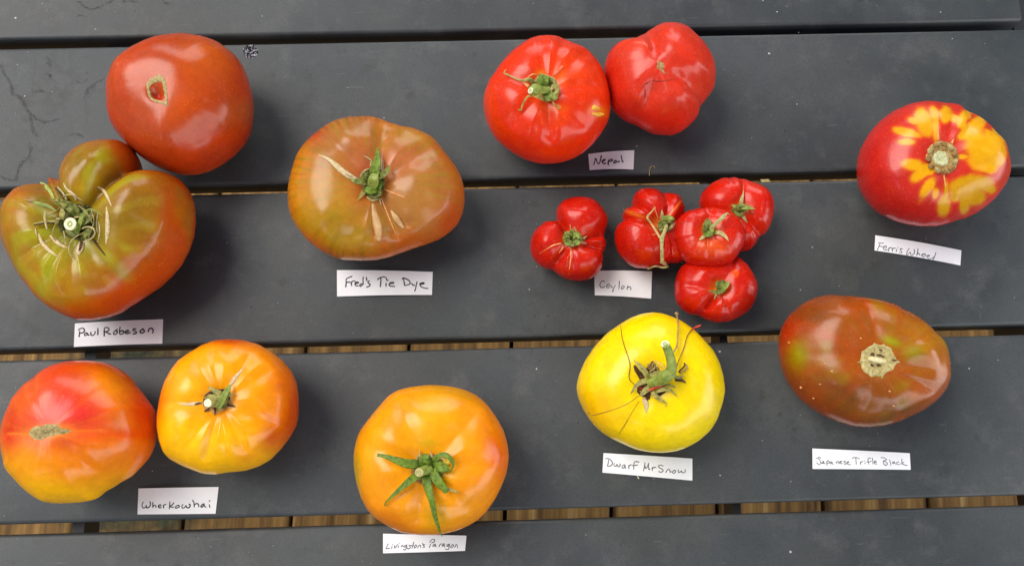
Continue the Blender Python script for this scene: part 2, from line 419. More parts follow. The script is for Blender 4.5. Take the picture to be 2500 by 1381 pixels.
# ------------------------------------------------------------------ tomatoes
def smooth(a, b, x):
    t = np.clip((x-a)/(b-a), 0, 1); return t*t*(3-2*t)
def wrap(a): return (a+np.pi) % (2*np.pi) - np.pi
def perio(angs, vals, n=720, sm=2.0):
    i = np.argsort(angs); a = np.array(angs)[i]; v = np.array(vals)[i]
    a3 = np.concatenate([a-2*np.pi, a, a+2*np.pi]); v3 = np.concatenate([v, v, v])
    g = np.linspace(-np.pi, np.pi, n, endpoint=False)
    r = np.interp(g, a3, v3)
    k = np.exp(-0.5*(np.arange(-40, 41)/(sm*n/360.0))**2); k /= k.sum()
    return np.convolve(np.concatenate([r[-40:], r, r[:40]]), k, 'valid')
def plook(tab, a):
    n = len(tab); x = (a+np.pi)/(2*np.pi)*n; i = np.floor(x).astype(int); f = x-i
    return tab[i % n]*(1-f) + tab[(i+1) % n]*f

class Tomato:
    pass
TOM = []
def tomato(label, outline, stem, H, zeq=0.47, base=0.0, dim=(0.006, 0.012), dim2=(0.003, 0.03), creases=(), pits=(), bumps=(),
           pw=2.3, sm=2.0, lump=0.0008, seed=0, color='#D04010', layers=(), streaks=(), group=None, NA=288, NT=84, NB=26, tilt=(0, 0)):
    T = Tomato()
    ze = TZ + base + H*zeq
    op = np.array([(p[0], p[1]) for p in outline], float)
    cpx = np.array([(op[:, 0].min()+op[:, 0].max())/2, (op[:, 1].min()+op[:, 1].max())/2])
    cent = at(cpx[0], cpx[1], ze)
    ow = np.array([at(x, y, ze) for x, y in op])
    ang = np.arctan2(ow[:, 1]-cent[1], ow[:, 0]-cent[0]); rad = np.hypot(ow[:, 1]-cent[1], ow[:, 0]-cent[0])
    # densify the outline before building the radius table
    da, dr = [], []
    for i in range(len(op)):
        a0, a1 = ow[i], ow[(i+1) % len(op)]
        for t in np.linspace(0, 1, 8, endpoint=False):
            p = a0*(1-t)+a1*t; da.append(math.atan2(p[1]-cent[1], p[0]-cent[0])); dr.append(math.hypot(p[0]-cent[0], p[1]-cent[1]))
    Rt = perio(da, dr, sm=sm)
    cp0 = proj(cent)
    ppx = []
    for i in range(len(op)):
        for t in np.linspace(0, 1, 8, endpoint=False): ppx.append(op[i]*(1-t)+op[(i+1) % len(op)]*t)
    ppx = np.array(ppx)
    tgt = perio(np.arctan2(-(ppx[:, 1]-cp0[1]), ppx[:, 0]-cp0[0]), np.hypot(ppx[:, 0]-cp0[0], ppx[:, 1]-cp0[1]), sm=sm)
    sw = at(stem[0], stem[1], TZ+base+H*0.9)
    off = sw[:2]-cent[:2]
    th_ = np.linspace(-np.pi, np.pi, NA, endpoint=False)
    phi_t = (np.linspace(0, 1, NT+1)[1:])**0.92*np.pi/2
    phi_b = np.pi/2 + (np.linspace(0, 1, NB+1)[1:-1])*np.pi/2
    cr = []
    for c in creases:
        w = at(c[0], c[1], ze)
        cr.append((math.atan2(w[1]-cent[1], w[0]-cent[0]),) + tuple(c[2:]))
    rs = np.random.default_rng(100+seed)
    kk = rs.normal(0, 1, (10, 3)); kk /= np.linalg.norm(kk, axis=1)[:, None]; kf = rs.uniform(70, 190, 10); kp = rs.uniform(0, 6.28, 10)
    def build(Rt):
        R = plook(Rt, th_)
        rows = []
        qs = []
        for ph in phi_t:
            rho = math.sin(ph)
            c = cent[:2] + off*(1-rho**2)
            x = c[0] + rho*R*np.cos(th_); y = c[1] + rho*R*np.sin(th_)
            dx, dy = x-cent[0], y-cent[1]
            q = np.clip(np.hypot(dx, dy)/plook(Rt, np.arctan2(dy, dx)), 0, 1)
            if rho > 0.9999: q = np.ones_like(q)
            zz = ze + (H*(1-zeq))*(np.maximum(1-q**pw, 0))**0.5
            zz = zz + (tilt[0]*dx + tilt[1]*dy)*np.maximum(1-q**pw, 0)
            fade = smooth(1.0, 0.75, q)
            d = np.hypot(x-sw[0], y-sw[1])
            zz = zz - dim[0]*np.exp(-(d/dim[1])**1.6)*fade - dim2[0]*np.exp(-(d/dim2[1])**2)*fade
            cz = np.zeros_like(zz)
            for (a, dep, wd, reach) in cr:
                da_ = np.abs(wrap(th_-a))
                xw = da_*max(rho, 0.25)/(0.72*wd)
                g_ = (0.5*np.exp(-(np.sqrt(xw*xw+0.12)-0.346)) if wd < 0.13 else 0.5*np.exp(-xw*xw)) + 0.5*np.exp(-(xw/1.8)**2)
                amp = smooth(0.08, 0.45, rho)*(1-smooth(reach-0.35, reach, rho)) if reach < 1.2 else smooth(0.08, 0.45, rho)
                cz = np.maximum(cz, dep*g_*amp)
            zz = zz - cz*(0.25+0.75*fade)
            for (bx, by, br, bd) in bpts:
                zz = zz + bd*np.exp(-(((x-bx)**2+(y-by)**2)/br**2))*np.minimum(1, fade*1.6)
            rows.append(np.stack([x, y, zz], -1)); qs.append(q)
        for ph in phi_b:
            rho = math.sin(ph)**0.75
            x = cent[0] + rho*R*np.cos(th_)*1.0; y = cent[1] + rho*R*np.sin(th_)
            zz = ze - (H*zeq)*(max(1-rho**2.4, 0))**0.5 + 0*x
            rows.append(np.stack([x, y, zz], -1)); qs.append(1+0*x+(1-rho))
        return np.array(rows), np.array(qs)
    bpts = []
    for (bx, by, brp, bd) in list(bumps)+list(pits):
        w = at(bx, by, TZ+base+H*0.9); bpts.append((w[0], w[1], brp*0.00025, bd))
    for it in range(5):
        V, Q = build(Rt)
        pp = proj(V.reshape(-1, 3)); a = np.arctan2(-(pp[:, 1]-cp0[1]), pp[:, 0]-cp0[0]); r = np.hypot(pp[:, 0]-cp0[0], pp[:, 1]-cp0[1])
        nb = 120; b_ = ((a+np.pi)/(2*np.pi)*nb).astype(int) % nb
        mx = np.zeros(nb); np.maximum.at(mx, b_, r)
        ctr = -np.pi + (np.arange(nb)+0.5)/nb*2*np.pi
        ok = mx > 0
        ratio = plook(tgt, ctr)/np.where(ok, mx, 1); ratio[~ok] = 1
        ratio = np.clip(ratio, 0.8, 1.25)
        # image angle of each world angle
        g = np.linspace(-np.pi, np.pi, len(Rt), endpoint=False)
        ring = np.stack([cent[0]+Rt*np.cos(g), cent[1]+Rt*np.sin(g), np.full(len(g), ze)], -1)
        rp = proj(ring); ia = np.arctan2(-(rp[:, 1]-cp0[1]), rp[:, 0]-cp0[0])
        rt = perio(ctr, ratio, n=720, sm=(5.0, 5.0, 4.0, 3.0, 3.0)[it])
        rt = 1 + (rt-1)*(1.0 if it < 3 else 0.6)
        Rt = Rt*plook(rt, ia)
    V, Q = build(Rt)
    # gentle unevenness of the flesh
    flat = V.reshape(-1, 3)
    dz = np.zeros(len(flat))
    for k_, f_, p_ in zip(kk, kf, kp): dz += np.sin((flat @ k_)*f_+p_)
    q_ = Q.reshape(-1)
    flat[:, 2] += dz*lump*0.35*smooth(1.0, 0.7, q_)
    # contact: close the bottom
    top = np.array([sw[0], sw[1], V[0, :, 2].mean()]); bot = np.array([cent[0], cent[1], TZ+base])
    Vall = np.concatenate([flat, [top], [bot]])
    NR = V.shape[0]; F = []
    for i in range(NR-1):
        for j in range(NA):
            j2 = (j+1) % NA
            F.append((i*NA+j, (i+1)*NA+j, (i+1)*NA+j2, i*NA+j2))
    it_, ib_ = len(flat), len(flat)+1
    for j in range(NA):
        j2 = (j+1) % NA
        F.append((it_, j, j2)); F.append((ib_, (NR-1)*NA+j2, (NR-1)*NA+j))
    # ---- intrinsic colour of the skin
    C = np.tile(lin(color), (len(Vall), 1))
    pp = proj(Vall); X, Y = pp[:, 0], pp[:, 1]
    Qa = np.concatenate([q_, [0], [2]])
    TH_ = np.concatenate([np.tile(th_, NR), [0], [0]])
    RH = np.hypot(Vall[:, 0]-sw[0], Vall[:, 1]-sw[1])
    def nz(scale, sd):
        r2 = np.random.default_rng(sd); o = np.zeros(len(Vall)); tot = 0
        for o_ in range(3):
            for _ in range(5):
                k = r2.normal(0, 1, 3); k /= np.linalg.norm(k)
                o += np.sin(Vall @ k*scale*(1.9**o_)+r2.uniform(0, 6.28))*0.6**o_
            tot += 5*0.6**o_
        return o/math.sqrt(tot*1.2)
    for li, ly in enumerate(layers):
        k = ly[0]
        if k == 'b':       # soft blob  (x, y, rx, ry, rot deg, colour, strength)
            _, x, y, rx, ry, rot, c, s = ly
            a_ = math.radians(rot); dx = X-x; dy = Y-y
            u = (dx*math.cos(a_)+dy*math.sin(a_))/rx; v = (-dx*math.sin(a_)+dy*math.cos(a_))/ry
            w = s*np.exp(-(u*u+v*v)) * np.clip(1+0.22*nz(160, 31+li), 0, 1.3)
        elif k == 'e':     # crisp ellipse
            _, x, y, rx, ry, rot, c, s = ly
            a_ = math.radians(rot); dx = X-x; dy = Y-y
            u = (dx*math.cos(a_)+dy*math.sin(a_))/rx; v = (-dx*math.sin(a_)+dy*math.cos(a_))/ry
            d_ = np.sqrt(u*u+v*v)+0.07*nz(330, 5)
            w = s*smooth(1.26, 0.70, d_ + 0.10*nz(700, 6))
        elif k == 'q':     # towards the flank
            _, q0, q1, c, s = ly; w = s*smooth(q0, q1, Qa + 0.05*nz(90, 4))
        elif k == 'g':     # linear gradient between two photo points
            _, x0, y0, x1, y1, c, s = ly
            L = (x1-x0)**2+(y1-y0)**2; w = s*smooth(0, 1, ((X-x0)*(x1-x0)+(Y-y0)*(y1-y0))/L + 0.12*nz(110, 9))
        elif k == 'n':     # mottling
            _, sc, t0, t1, c, s = ly; w = s*smooth(t0, t1, nz(sc, 50+li))
        elif k == 's':     # streaks running out from the stem
            _, nf, r0, r1, c, s = ly[:6]
            r2 = np.random.default_rng(70+li); t = np.zeros(len(Vall))
            for _ in range(7):
                f_ = int(r2.integers(nf//2, nf)); t += np.sin(f_*TH_+r2.uniform(0, 6.28)+r2.normal(0, 0.9)*np.sin(RH*160+r2.uniform(0, 6)))
            t = t/2.6 + 0.5*nz(260, 12)
            if len(ly) > 6: s = s*(1-smooth(ly[6][0], ly[6][1], X))
            w = s*smooth(0.1, 1.1, t)*smooth(-1.1, 0.3, nz(85, 13+li))*smooth(r0-0.15, r0+0.1, Qa)*(1-smooth(r1-0.05, r1+0.15, Qa))
        elif k == 'l':     # line along polyline pts, half width px
            _, pts, hw, c, s = ly
            d_ = np.full(len(Vall), 1e9)
            for (ax, ay), (bx, by) in zip(pts[:-1], pts[1:]):
                L = (bx-ax)**2+(by-ay)**2+1e-9; t = np.clip(((X-ax)*(bx-ax)+(Y-ay)*(by-ay))/L, 0, 1)
                d_ = np.minimum(d_, np.hypot(X-ax-t*(bx-ax), Y-ay-t*(by-ay)))
            w = s*np.exp(-(d_/hw)**2)
        w = np.clip(w, 0, 1)[:, None]
        C = C*(1-w) + lin(c)*w
    T.root = thing('tomato', label, 'tomato', (cent[0], cent[1], TZ+base), group)
    T.skin = mesh_obj('skin', Vall, F, SKIN, T.root, col=C)
    T.bvh = BVHTree.FromPolygons([Vector(v) for v in Vall], F)
    T.last = cent.copy(); T.last[2] = ze; T.ze = ze
    TOM.append(T)
    return T

def hit(T, px, py):
    d = ray(px, py)
    loc, nor, i, dist = T.bvh.ray_cast(Vector(CO), Vector(d))
    if loc is None:
        return None, None
    n = np.array(nor)
    if n @ d > 0: n = -n
    return np.array(loc), n
def onsurf(T, px, py, lift):
    """point lift millimetres above the skin, seen at px,py"""
    p, n = hit(T, px, py)
    if p is None: zz = T.ze + lift*0.001; n = np.array([0, 0, 1.0])
    else: zz = p[2] + lift*0.001/max(n[2], 0.5)*0.9
    return at(px, py, zz), n
def catmull(P, n):
    P = np.asarray(P, float); m = len(P)
    if m < 2: return P
    Q = np.concatenate([[2*P[0]-P[1]], P, [2*P[-1]-P[-2]]])
    out = []
    for i in range(m-1):
        p0, p1, p2, p3 = Q[i:i+4]
        for t in np.linspace(0, 1, n, endpoint=False):
            out.append(0.5*((2*p1)+(-p0+p2)*t+(2*p0-5*p1+4*p2-p3)*t*t+(-p0+3*p1-3*p2+p3)*t**3))
    out.append(P[-1]); return np.array(out)
def sweep_data(P, N, HW, TH_, K=8, fold=0.0):
    P = np.asarray(P); n = len(P); V = []; F = []
    for i in range(n):
        t = P[min(i+1, n-1)]-P[max(i-1, 0)]; t /= (np.linalg.norm(t)+1e-12)
        up = N[i]-t*(N[i] @ t); up /= (np.linalg.norm(up)+1e-12)
        side = np.cross(t, up)
        for k in range(K):
            a = 2*math.pi*k/K
            V.append(P[i] + side*HW[i]*math.cos(a) + up*(TH_[i]*math.sin(a) + fold*HW[i]*abs(math.cos(a))))
    for i in range(n-1):
        for k in range(K):
            F.append((i*K+k, i*K+(k+1) % K, (i+1)*K+(k+1) % K, (i+1)*K+k))
    F.append(tuple(reversed(range(K)))); F.append(tuple(range((n-1)*K, n*K)))
    return V, F
def strand(T, name, pts, mat, flat=1.0, sub=5, thick=None, fold=0.0, K=8):
    """pts: (px, py, lift mm, half width mm); flat = thickness / width"""
    A = catmull([p[:4] for p in pts], sub)
    P, N = [], []
    for a in A:
        p, n = onsurf(T, a[0], a[1], a[2]); P.append(p); N.append(n*0.5+np.array([0, 0, 0.5]))
    P = np.array(P)
    if len(P) > 4:      # ease out steps where the ray leaves the skin
        for _ in range(2):
            Z_ = P[:, 2].copy(); Z_[1:-1] = 0.25*Z_[:-2]+0.5*Z_[1:-1]+0.25*Z_[2:]
            for i in range(1, len(P)-1): P[i] = at(A[i, 0], A[i, 1], Z_[i])
    hw = np.maximum(A[:, 3], 0.08)*0.001
    tk = hw*flat if thick is None else np.minimum(hw, thick*0.001)
    V, F = sweep_data(P, N, hw, tk, K, fold)
    return mesh_obj(name, V, F, mat, T.root)
def sepal(T, pts, mat=None, name='sepal'):
    return strand(T, name, pts, mat or GREEN, thick=0.2, fold=0.5)
def crack(T, pts, mat=None, name='crack'):
    return strand(T, name, pts, mat or CRACK, flat=0.45, K=6)
def patch(T, name, poly, mat, lift=0.5, rough=0.3, rings=9, n=64, edge=-0.15, seed=1, ctr=None, prof=None):
    poly = np.array([p[:2] for p in poly], float)
    c = poly.mean(0) if ctr is None else np.array(ctr)
    per = []
    m = len(poly)
    for i in range(n):
        t = i/n*m; k = int(t); f = t-k; per.append(poly[k % m]*(1-f)+poly[(k+1) % m]*f)
    per = np.array(per); r2 = np.random.default_rng(seed)
    V = []; F = []
    p, _ = onsurf(T, c[0], c[1], lift if prof is None else prof(0)); V.append(p)
    for r in range(1, rings+1):
        s = r/rings
        for i in range(n):
            q = c+(per[i]-c)*s
            l = (lift if prof is None else prof(s)) + r2.normal(0, rough)
            if r == rings: l = edge
            p, _ = onsurf(T, q[0], q[1], l); V.append(p)
    for i in range(n): F.append((0, 1+(i+1) % n, 1+i))
    for r in range(rings-1):
        for i in range(n):
            a, b_ = 1+r*n+i, 1+r*n+(i+1) % n
            F.append((a, b_, b_+n, a+n))
    return mesh_obj(name, V, F, mat, T.root)
def stem_cut(T, px, py, lift, r, mat=None, axis=(0, 0, 1), pith=True, name='cut_end'):
    """cut face of the stalk: cream disk with a green pith ring"""
    p, _ = onsurf(T, px, py, lift); ax = np.array(axis, float); ax /= np.linalg.norm(ax)
    u = np.cross(ax, [0, 1, 0.01]); u /= np.linalg.norm(u); v = np.cross(ax, u)
    V = []; F = []; K = 20
    rings = [(1.0, -0.4), (0.98, 0.05), (0.8, 0.15), (0.55, 0.05), (0.30, 0.0), (0.0001, -0.1)]
    for rr, zz in rings:
        for k in range(K):
            a = 2*math.pi*k/K; V.append(p + (u*math.cos(a)+v*math.sin(a))*r*0.001*rr + ax*zz*0.001)
    for i in range(len(rings)-1):
        for k in range(K): F.append((i*K+k, i*K+(k+1) % K, (i+1)*K+(k+1) % K, (i+1)*K+k))
    o = mesh_obj(name, V, F, mat or CREAM, T.root)
    if pith:
        V = []; F = []
        for rr, zz in ((0.5, 0.06), (0.42, 0.2), (0.28, 0.2), (0.2, 0.06)):
            for k in range(K):
                a = 2*math.pi*k/K; V.append(p + (u*math.cos(a)+v*math.sin(a))*r*0.001*rr + ax*zz*0.001)
        for i in range(3):
            for k in range(K): F.append((i*K+k, i*K+(k+1) % K, (i+1)*K+(k+1) % K, (i+1)*K+k))
        q = mesh_obj('pith_ring', V, F, PITHC, T.root); q.parent = o; q.location = (0, 0, 0)
    return o

GRP_B = 'tomatoes laid out on the table'
GRP_S = 'small ribbed red tomatoes'
# ---- 1: smooth orange-red tomato with a ring scar, top left
z1 = lambda p: Z(240, 60, 3.634, p)
T = tomato('smooth orange-red tomato with a ring-shaped cork scar and tiny pit, top left', z1([(690,75),(560,90),(440,125),(300,190),(190,270),(120,350),(80,450),(60,570),(65,700),(85,820),(130,920),(200,1010),(300,1110),(400,1190),(500,1255),(600,1300),(720,1335),(850,1340),(980,1310),(1100,1250),(1220,1160),(1310,1060),(1365,940),(1382,800),(1380,690),(1360,590),(1330,480),(1290,380),(1230,290),(1130,200),(1030,140),(900,95),(800,78)]),
  z1([(530,620)])[0], 0.071, dim=(0.0012, 0.008), dim2=(0.0035, 0.022), creases=[(545,215,0.0012,0.35,1.3),(330,395,0.001,0.3,1.3)],
  bumps=[(450,170,60,0.0016),(350,140,50,0.001),(520,250,45,0.0016),(385,330,50,0.0018),(470,330,40,-0.0014)],
  pits=[(386,232,13,-0.0045)], seed=1, color='#AC3A0A', lump=0.0009,
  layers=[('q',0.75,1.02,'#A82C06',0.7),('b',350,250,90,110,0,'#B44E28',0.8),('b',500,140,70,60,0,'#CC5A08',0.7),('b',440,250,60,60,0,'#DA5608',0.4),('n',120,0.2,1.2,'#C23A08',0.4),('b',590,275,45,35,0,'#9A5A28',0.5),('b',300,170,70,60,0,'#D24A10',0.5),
  ('b',388,238,11,10,0,'#B41A08',0.9)], group=GRP_B)
ring = z1([(440,540),(480,500),(540,480),(578,500),(590,560),(600,640),(605,705),(560,690),(500,675),(462,640),(448,590)])
A = catmull([(p[0], p[1]) for p in ring+[ring[0]]], 5)
V = []; F = []; K = 6
hwl = np.interp(np.arange(len(A)), np.array([0,1,2,3,4,5,6,7,8,9,10,11])*5, [5.6,8.5,9.5,7.0,4.8,4.6,5.6,4.4,3.8,4.0,4.6,5.6])
cc = A[:-1].mean(0); r2 = np.random.default_rng(3)
for i, a in enumerate(A[:-1]):
    d = (a-cc)/np.linalg.norm(a-cc)
    for k in range(K):
        s = (k/(K-1)*2-1)*hwl[i]*(1+r2.normal(0, .12)); lf = 0.55*(1-(k/(K-1)*2-1)**2)+r2.normal(0, 0.12) if 0 < k < K-1 else -0.15
        q = a+d*s; p, _ = onsurf(T, q[0], q[1], lf); V.append(p)
nA = len(A)-1
for i in range(nA):
    for k in range(K-1):
        F.append((i*K+k, ((i+1) % nA)*K+k, ((i+1) % nA)*K+k+1, i*K+k+1))
mesh_obj('stem_scar', V, F, TAN, T.root)

# ---- 2: large lobed heart, left
z2 = lambda p: Z(0, 320, 2.558, p)
T = tomato('huge heart-shaped olive and orange tomato with a bulging side lobe and tangled dry sepals', z2([(250,318),(150,325),(70,365),(25,430),(0,480),(-10,570),(0,650),(20,720),(60,800),(110,890),(170,970),(240,1050),(320,1110),(400,1150),(480,1178),(560,1182),(650,1170),(740,1145),(820,1100),(900,1045),(1000,980),(1080,910),(1150,820),(1195,730),(1220,640),(1227,540),(1215,450),(1185,370),(1140,310),(1080,270),(1010,247),(930,240),(888,243),(884,200),(865,150),(830,105),(780,70),(710,52),(620,50),(540,65),(470,95),(410,140),(380,190),(370,250),(350,262),(325,270),(306,300),(300,325)]),
  z2([(440,575)])[0], 0.074, dim=(0.010, 0.014), dim2=(0.006, 0.034), sm=1.1,
  creases=[z2([(890,240)])[0]+(0.0085,0.13,1.6), z2([(300,322)])[0]+(0.010,0.12,1.6), z2([(352,262)])[0]+(0.007,0.07,1.6), z2([(860,1065)])[0]+(0.004,0.22,1.15), z2([(250,1050)])[0]+(0.002,0.1,1.0), z2([(560,1182)])[0]+(0.0035,0.12,0.95), z2([(120,905)])[0]+(0.0028,0.09,0.95), z2([(360,1130)])[0]+(0.0026,0.08,0.9), z2([(60,380)])[0]+(0.0022,0.09,0.9), z2([(20,500)])[0]+(0.002,0.12,0.9)],
  bumps=[(340,455,38,0.003),(300,520,30,0.002),(395,545,40,0.0025),(330,470,60,0.003),(370,560,60,0.002),(330,620,30,0.0016),(160,700,40,0.0025),(110,640,50,0.002),(230,390,40,0.004),(260,650,30,0.002),(50,500,40,0.002)],
  seed=2, NA=360, NT=96, color='#9E640E', lump=0.0012,
  layers=[('q',0.70,1.03,'#AC4A0A',0.9),('b',230,420,55,75,20,'#96700C',0.9),('b',190,400,35,45,0,'#7E6A10',0.6),('b',215,455,40,25,-50,'#C89A10',0.85),('b',95,640,70,90,0,'#AC9410',0.85),('b',100,490,60,40,0,'#8A8416',0.8),('b',30,545,40,50,0,'#A8820E',0.8),('b',160,670,60,50,0,'#A87214',0.6),('b',330,520,80,85,0,'#8A6010',0.85),('b',445,500,40,110,0,'#B05008',0.8),('b',400,430,60,30,0,'#9C5A08',0.6),('b',290,660,55,14,40,'#8A9A20',0.85),('b',110,690,18,60,25,'#9A9C1E',0.7),('b',60,640,20,60,20,'#9A961C',0.6),('b',310,360,40,30,30,'#A0400C',0.7),('b',340,640,90,30,-20,'#A8420C',0.5),('b',35,505,35,20,0,'#B0600E',0.6),
  ('b',180,560,95,75,0,'#84841A',0.8),('b',200,570,60,60,0,'#9AA232',0.5),('b',240,560,22,70,0,'#8F7A0C',0.7),('s',22,0.3,0.8,'#A89A28',0.22),('q',0.88,1.03,'#BA3E08',0.65),('n',60,0.2,1.4,'#A8900E',0.35),('q',0.84,1.03,'#B2420A',0.6),('s',16,0.3,0.72,'#A4A81C',0.5),('n',170,0.3,1.3,'#B04A0A',0.35),('n',120,0.4,1.4,'#7A7410',0.4),('b',30,470,40,30,0,'#B4600C',0.8),('b',125,435,18,20,0,'#94400C',0.8)], group=GRP_B)
zc = lambda p: Z(60, 440, 6.904, p)
patch(T, 'calyx_base', zc([(620,450),(760,410),(900,385),(1040,420),(1160,440),(1185,700),(1170,980),(1050,1010),(950,1030),(820,1000),(700,950),(590,860),(560,760),(570,600)]), m_plant('calyx_base_brown', '#352A10', '#6E7030', 0.8, 500), lift=1.2, rough=0.7, seed=4)
strand(T, 'stalk', zc([(880,790,1,3.4),(830,765,4,3.5),(765,735,8,3.4)]), STEMG, K=14)
stem_cut(T, *zc([(765,735)])[0], 8.6, 3.5, axis=(-0.15, -0.1, 1))
for pts, mt in [([(840,620,2,2.4),(850,500,4.5,2.9),(720,420,5,2.4),(600,400,4,1.4),(490,370,3,.4)], GREEN),
                ([(900,480,3,1.8),(1000,560,4,2.4),(1080,600,4,1.4),(1120,560,3,.5)], GREEN),
                ([(920,800,2,2.2),(1020,680,5,2.8),(1100,640,4,2.2),(1130,600,3,.6)], GREEN),
                ([(880,930,3,1.6),(920,800,6,1.7),(970,640,8,1.1),(1040,520,8,.55),(1110,490,7,.4),(1200,520,6,.35),(1310,590,4,.25)], STEMG),
                ([(1000,960,3,1.4),(1080,880,4,2.0),(1110,820,4,1.0)], GREEN),
                ([(700,830,3,1.0),(780,900,4,1.3),(860,945,4,.8)], GREEN),
                ([(500,350,3,.5),(570,330,4,1.0),(640,370,4,1.6),(760,420,4,1.6)], OLIVE),
                ([(640,660,4,1.2),(640,560,6,1.5),(680,440,6,1.0),(720,385,5,.3)], OLIVE)]:
    sepal(T, zc(pts), mt)
for pts, mt in [([(970,810,6,.5),(1060,785,6,.5),(1150,810,6,.45),(1185,880,5,.45),(1150,960,4,.4),(1050,1020,3,.3)], CORKP),
                ([(840,625,5,.5),(1000,612,5,.5),(1170,600,4,.4)], CORKP), ([(530,655,3,.5),(640,645,3,.5)], CORKP),
                ([(580,690,2,1.0),(450,700,2,1.1),(300,710,2,.8),(150,735,1.5,.3)], OLIVE), ([(500,720,2,.7),(350,720,2.4,.6),(160,760,1.5,.3)], BROWN),
                ([(350,520,2.5,.4),(340,640,2.8,.7),(375,825,2,.5)], CORKP), ([(630,480,3,.5),(500,530,3,.6),(380,590,2.5,.5),(310,640,2,.3)], OLIVE),
                ([(1000,880,4,.4),(860,950,4,.4),(770,1050,3,.45),(745,1180,2,.4),(800,1310,1.5,.25)], TAN),
                ([(560,120,1,.5),(650,220,2,.6),(710,340,3,.4)], CORKP), ([(520,130,1,.5),(630,260,2,.6),(740,370,3,.5),(800,420,3,.4)], BROWN),
                ([(640,290,3,.3),(700,250,4,.4),(820,250,3,.4),(990,360,2,.3)], TAN), ([(910,430,4,.4),(1010,510,5,.4),(1090,620,5,.4),(1140,720,4,.3)], TAN),
                ([(1120,490,3,.3),(1150,600,3,.4),(1160,720,3,.4),(1100,900,3,.4),(1060,1010,3,.3)], TAN),
                ([(540,710,3,.3),(480,840,3,.35),(470,940,2,.35),(520,1010,1.5,.3)], FIBER), ([(655,850,3,.35),(680,960,2.5,.4),(688,1090,2,.3)], TAN),
                ([(0,330,.6,.2),(90,345,.8,.35),(240,325,.8,.2)], FIBER),
                ([(1160,1000,.5,.5),(1230,1100,.4,.6),(1360,1265,.3,.25)], BROWN), ([(180,800,.3,.2),(190,870,.4,.5),(210,930,.3,.2)], CRACK)]:
    strand(T, 'dry_sepal_strand', zc(pts), mt, flat=0.7, K=6)
for pts in [[(1240,110,.1,.3),(1340,185,.35,1.0),(1400,290,.35,.8),(1465,440,.1,.2)], [(1380,450,.1,.3),(1395,650,.35,1.2),(1395,850,.35,1.3),(1370,1070,.1,.3)],
            [(235,900,.1,.4),(290,1040,.35,1.0),(400,1170,.35,1.0),(560,1285,.1,.2)], [(430,930,.1,.5),(530,1030,.35,1.2),(630,1100,.35,.9),(735,1135,.1,.2)],
            [(655,45,.1,.2),(710,150,.35,.7),(850,270,.3,.9),(860,350,.1,.4)], [(1230,560,.1,.2),(1210,720,.3,.5),(1225,890,.1,.2)], [(1250,700,.1,.2),(1265,860,.3,.45),(1235,1040,.1,.2)],
            [(1220,310,.1,.3),(1320,220,.2,.5)]]:
    crack(T, zc(pts))
crack(T, zc([(895,1255,.1,.8),(930,1140,.4,1.9),(960,1040,.6,1.4)]), CRACK); strand(T, 'dry_sepal_strand', zc([(925,1190,.9,.5),(945,1110,1.1,.9),(960,1030,1.2,.8)]), BROWN, flat=0.4)
for pts in [[(265,40,.15,.5),(350,90,.25,1.2),(430,190,.25,1.2),(500,320,.2,.8)], [(130,360,.1,.5),(260,400,.25,1.3),(420,450,.25,1.2),(540,520,.2,.6)]]:
    crack(T, zc(pts), m_plant('pale_green_streak', '#8EA040', '#B9C476', 0.5, 400), 'green_streak')

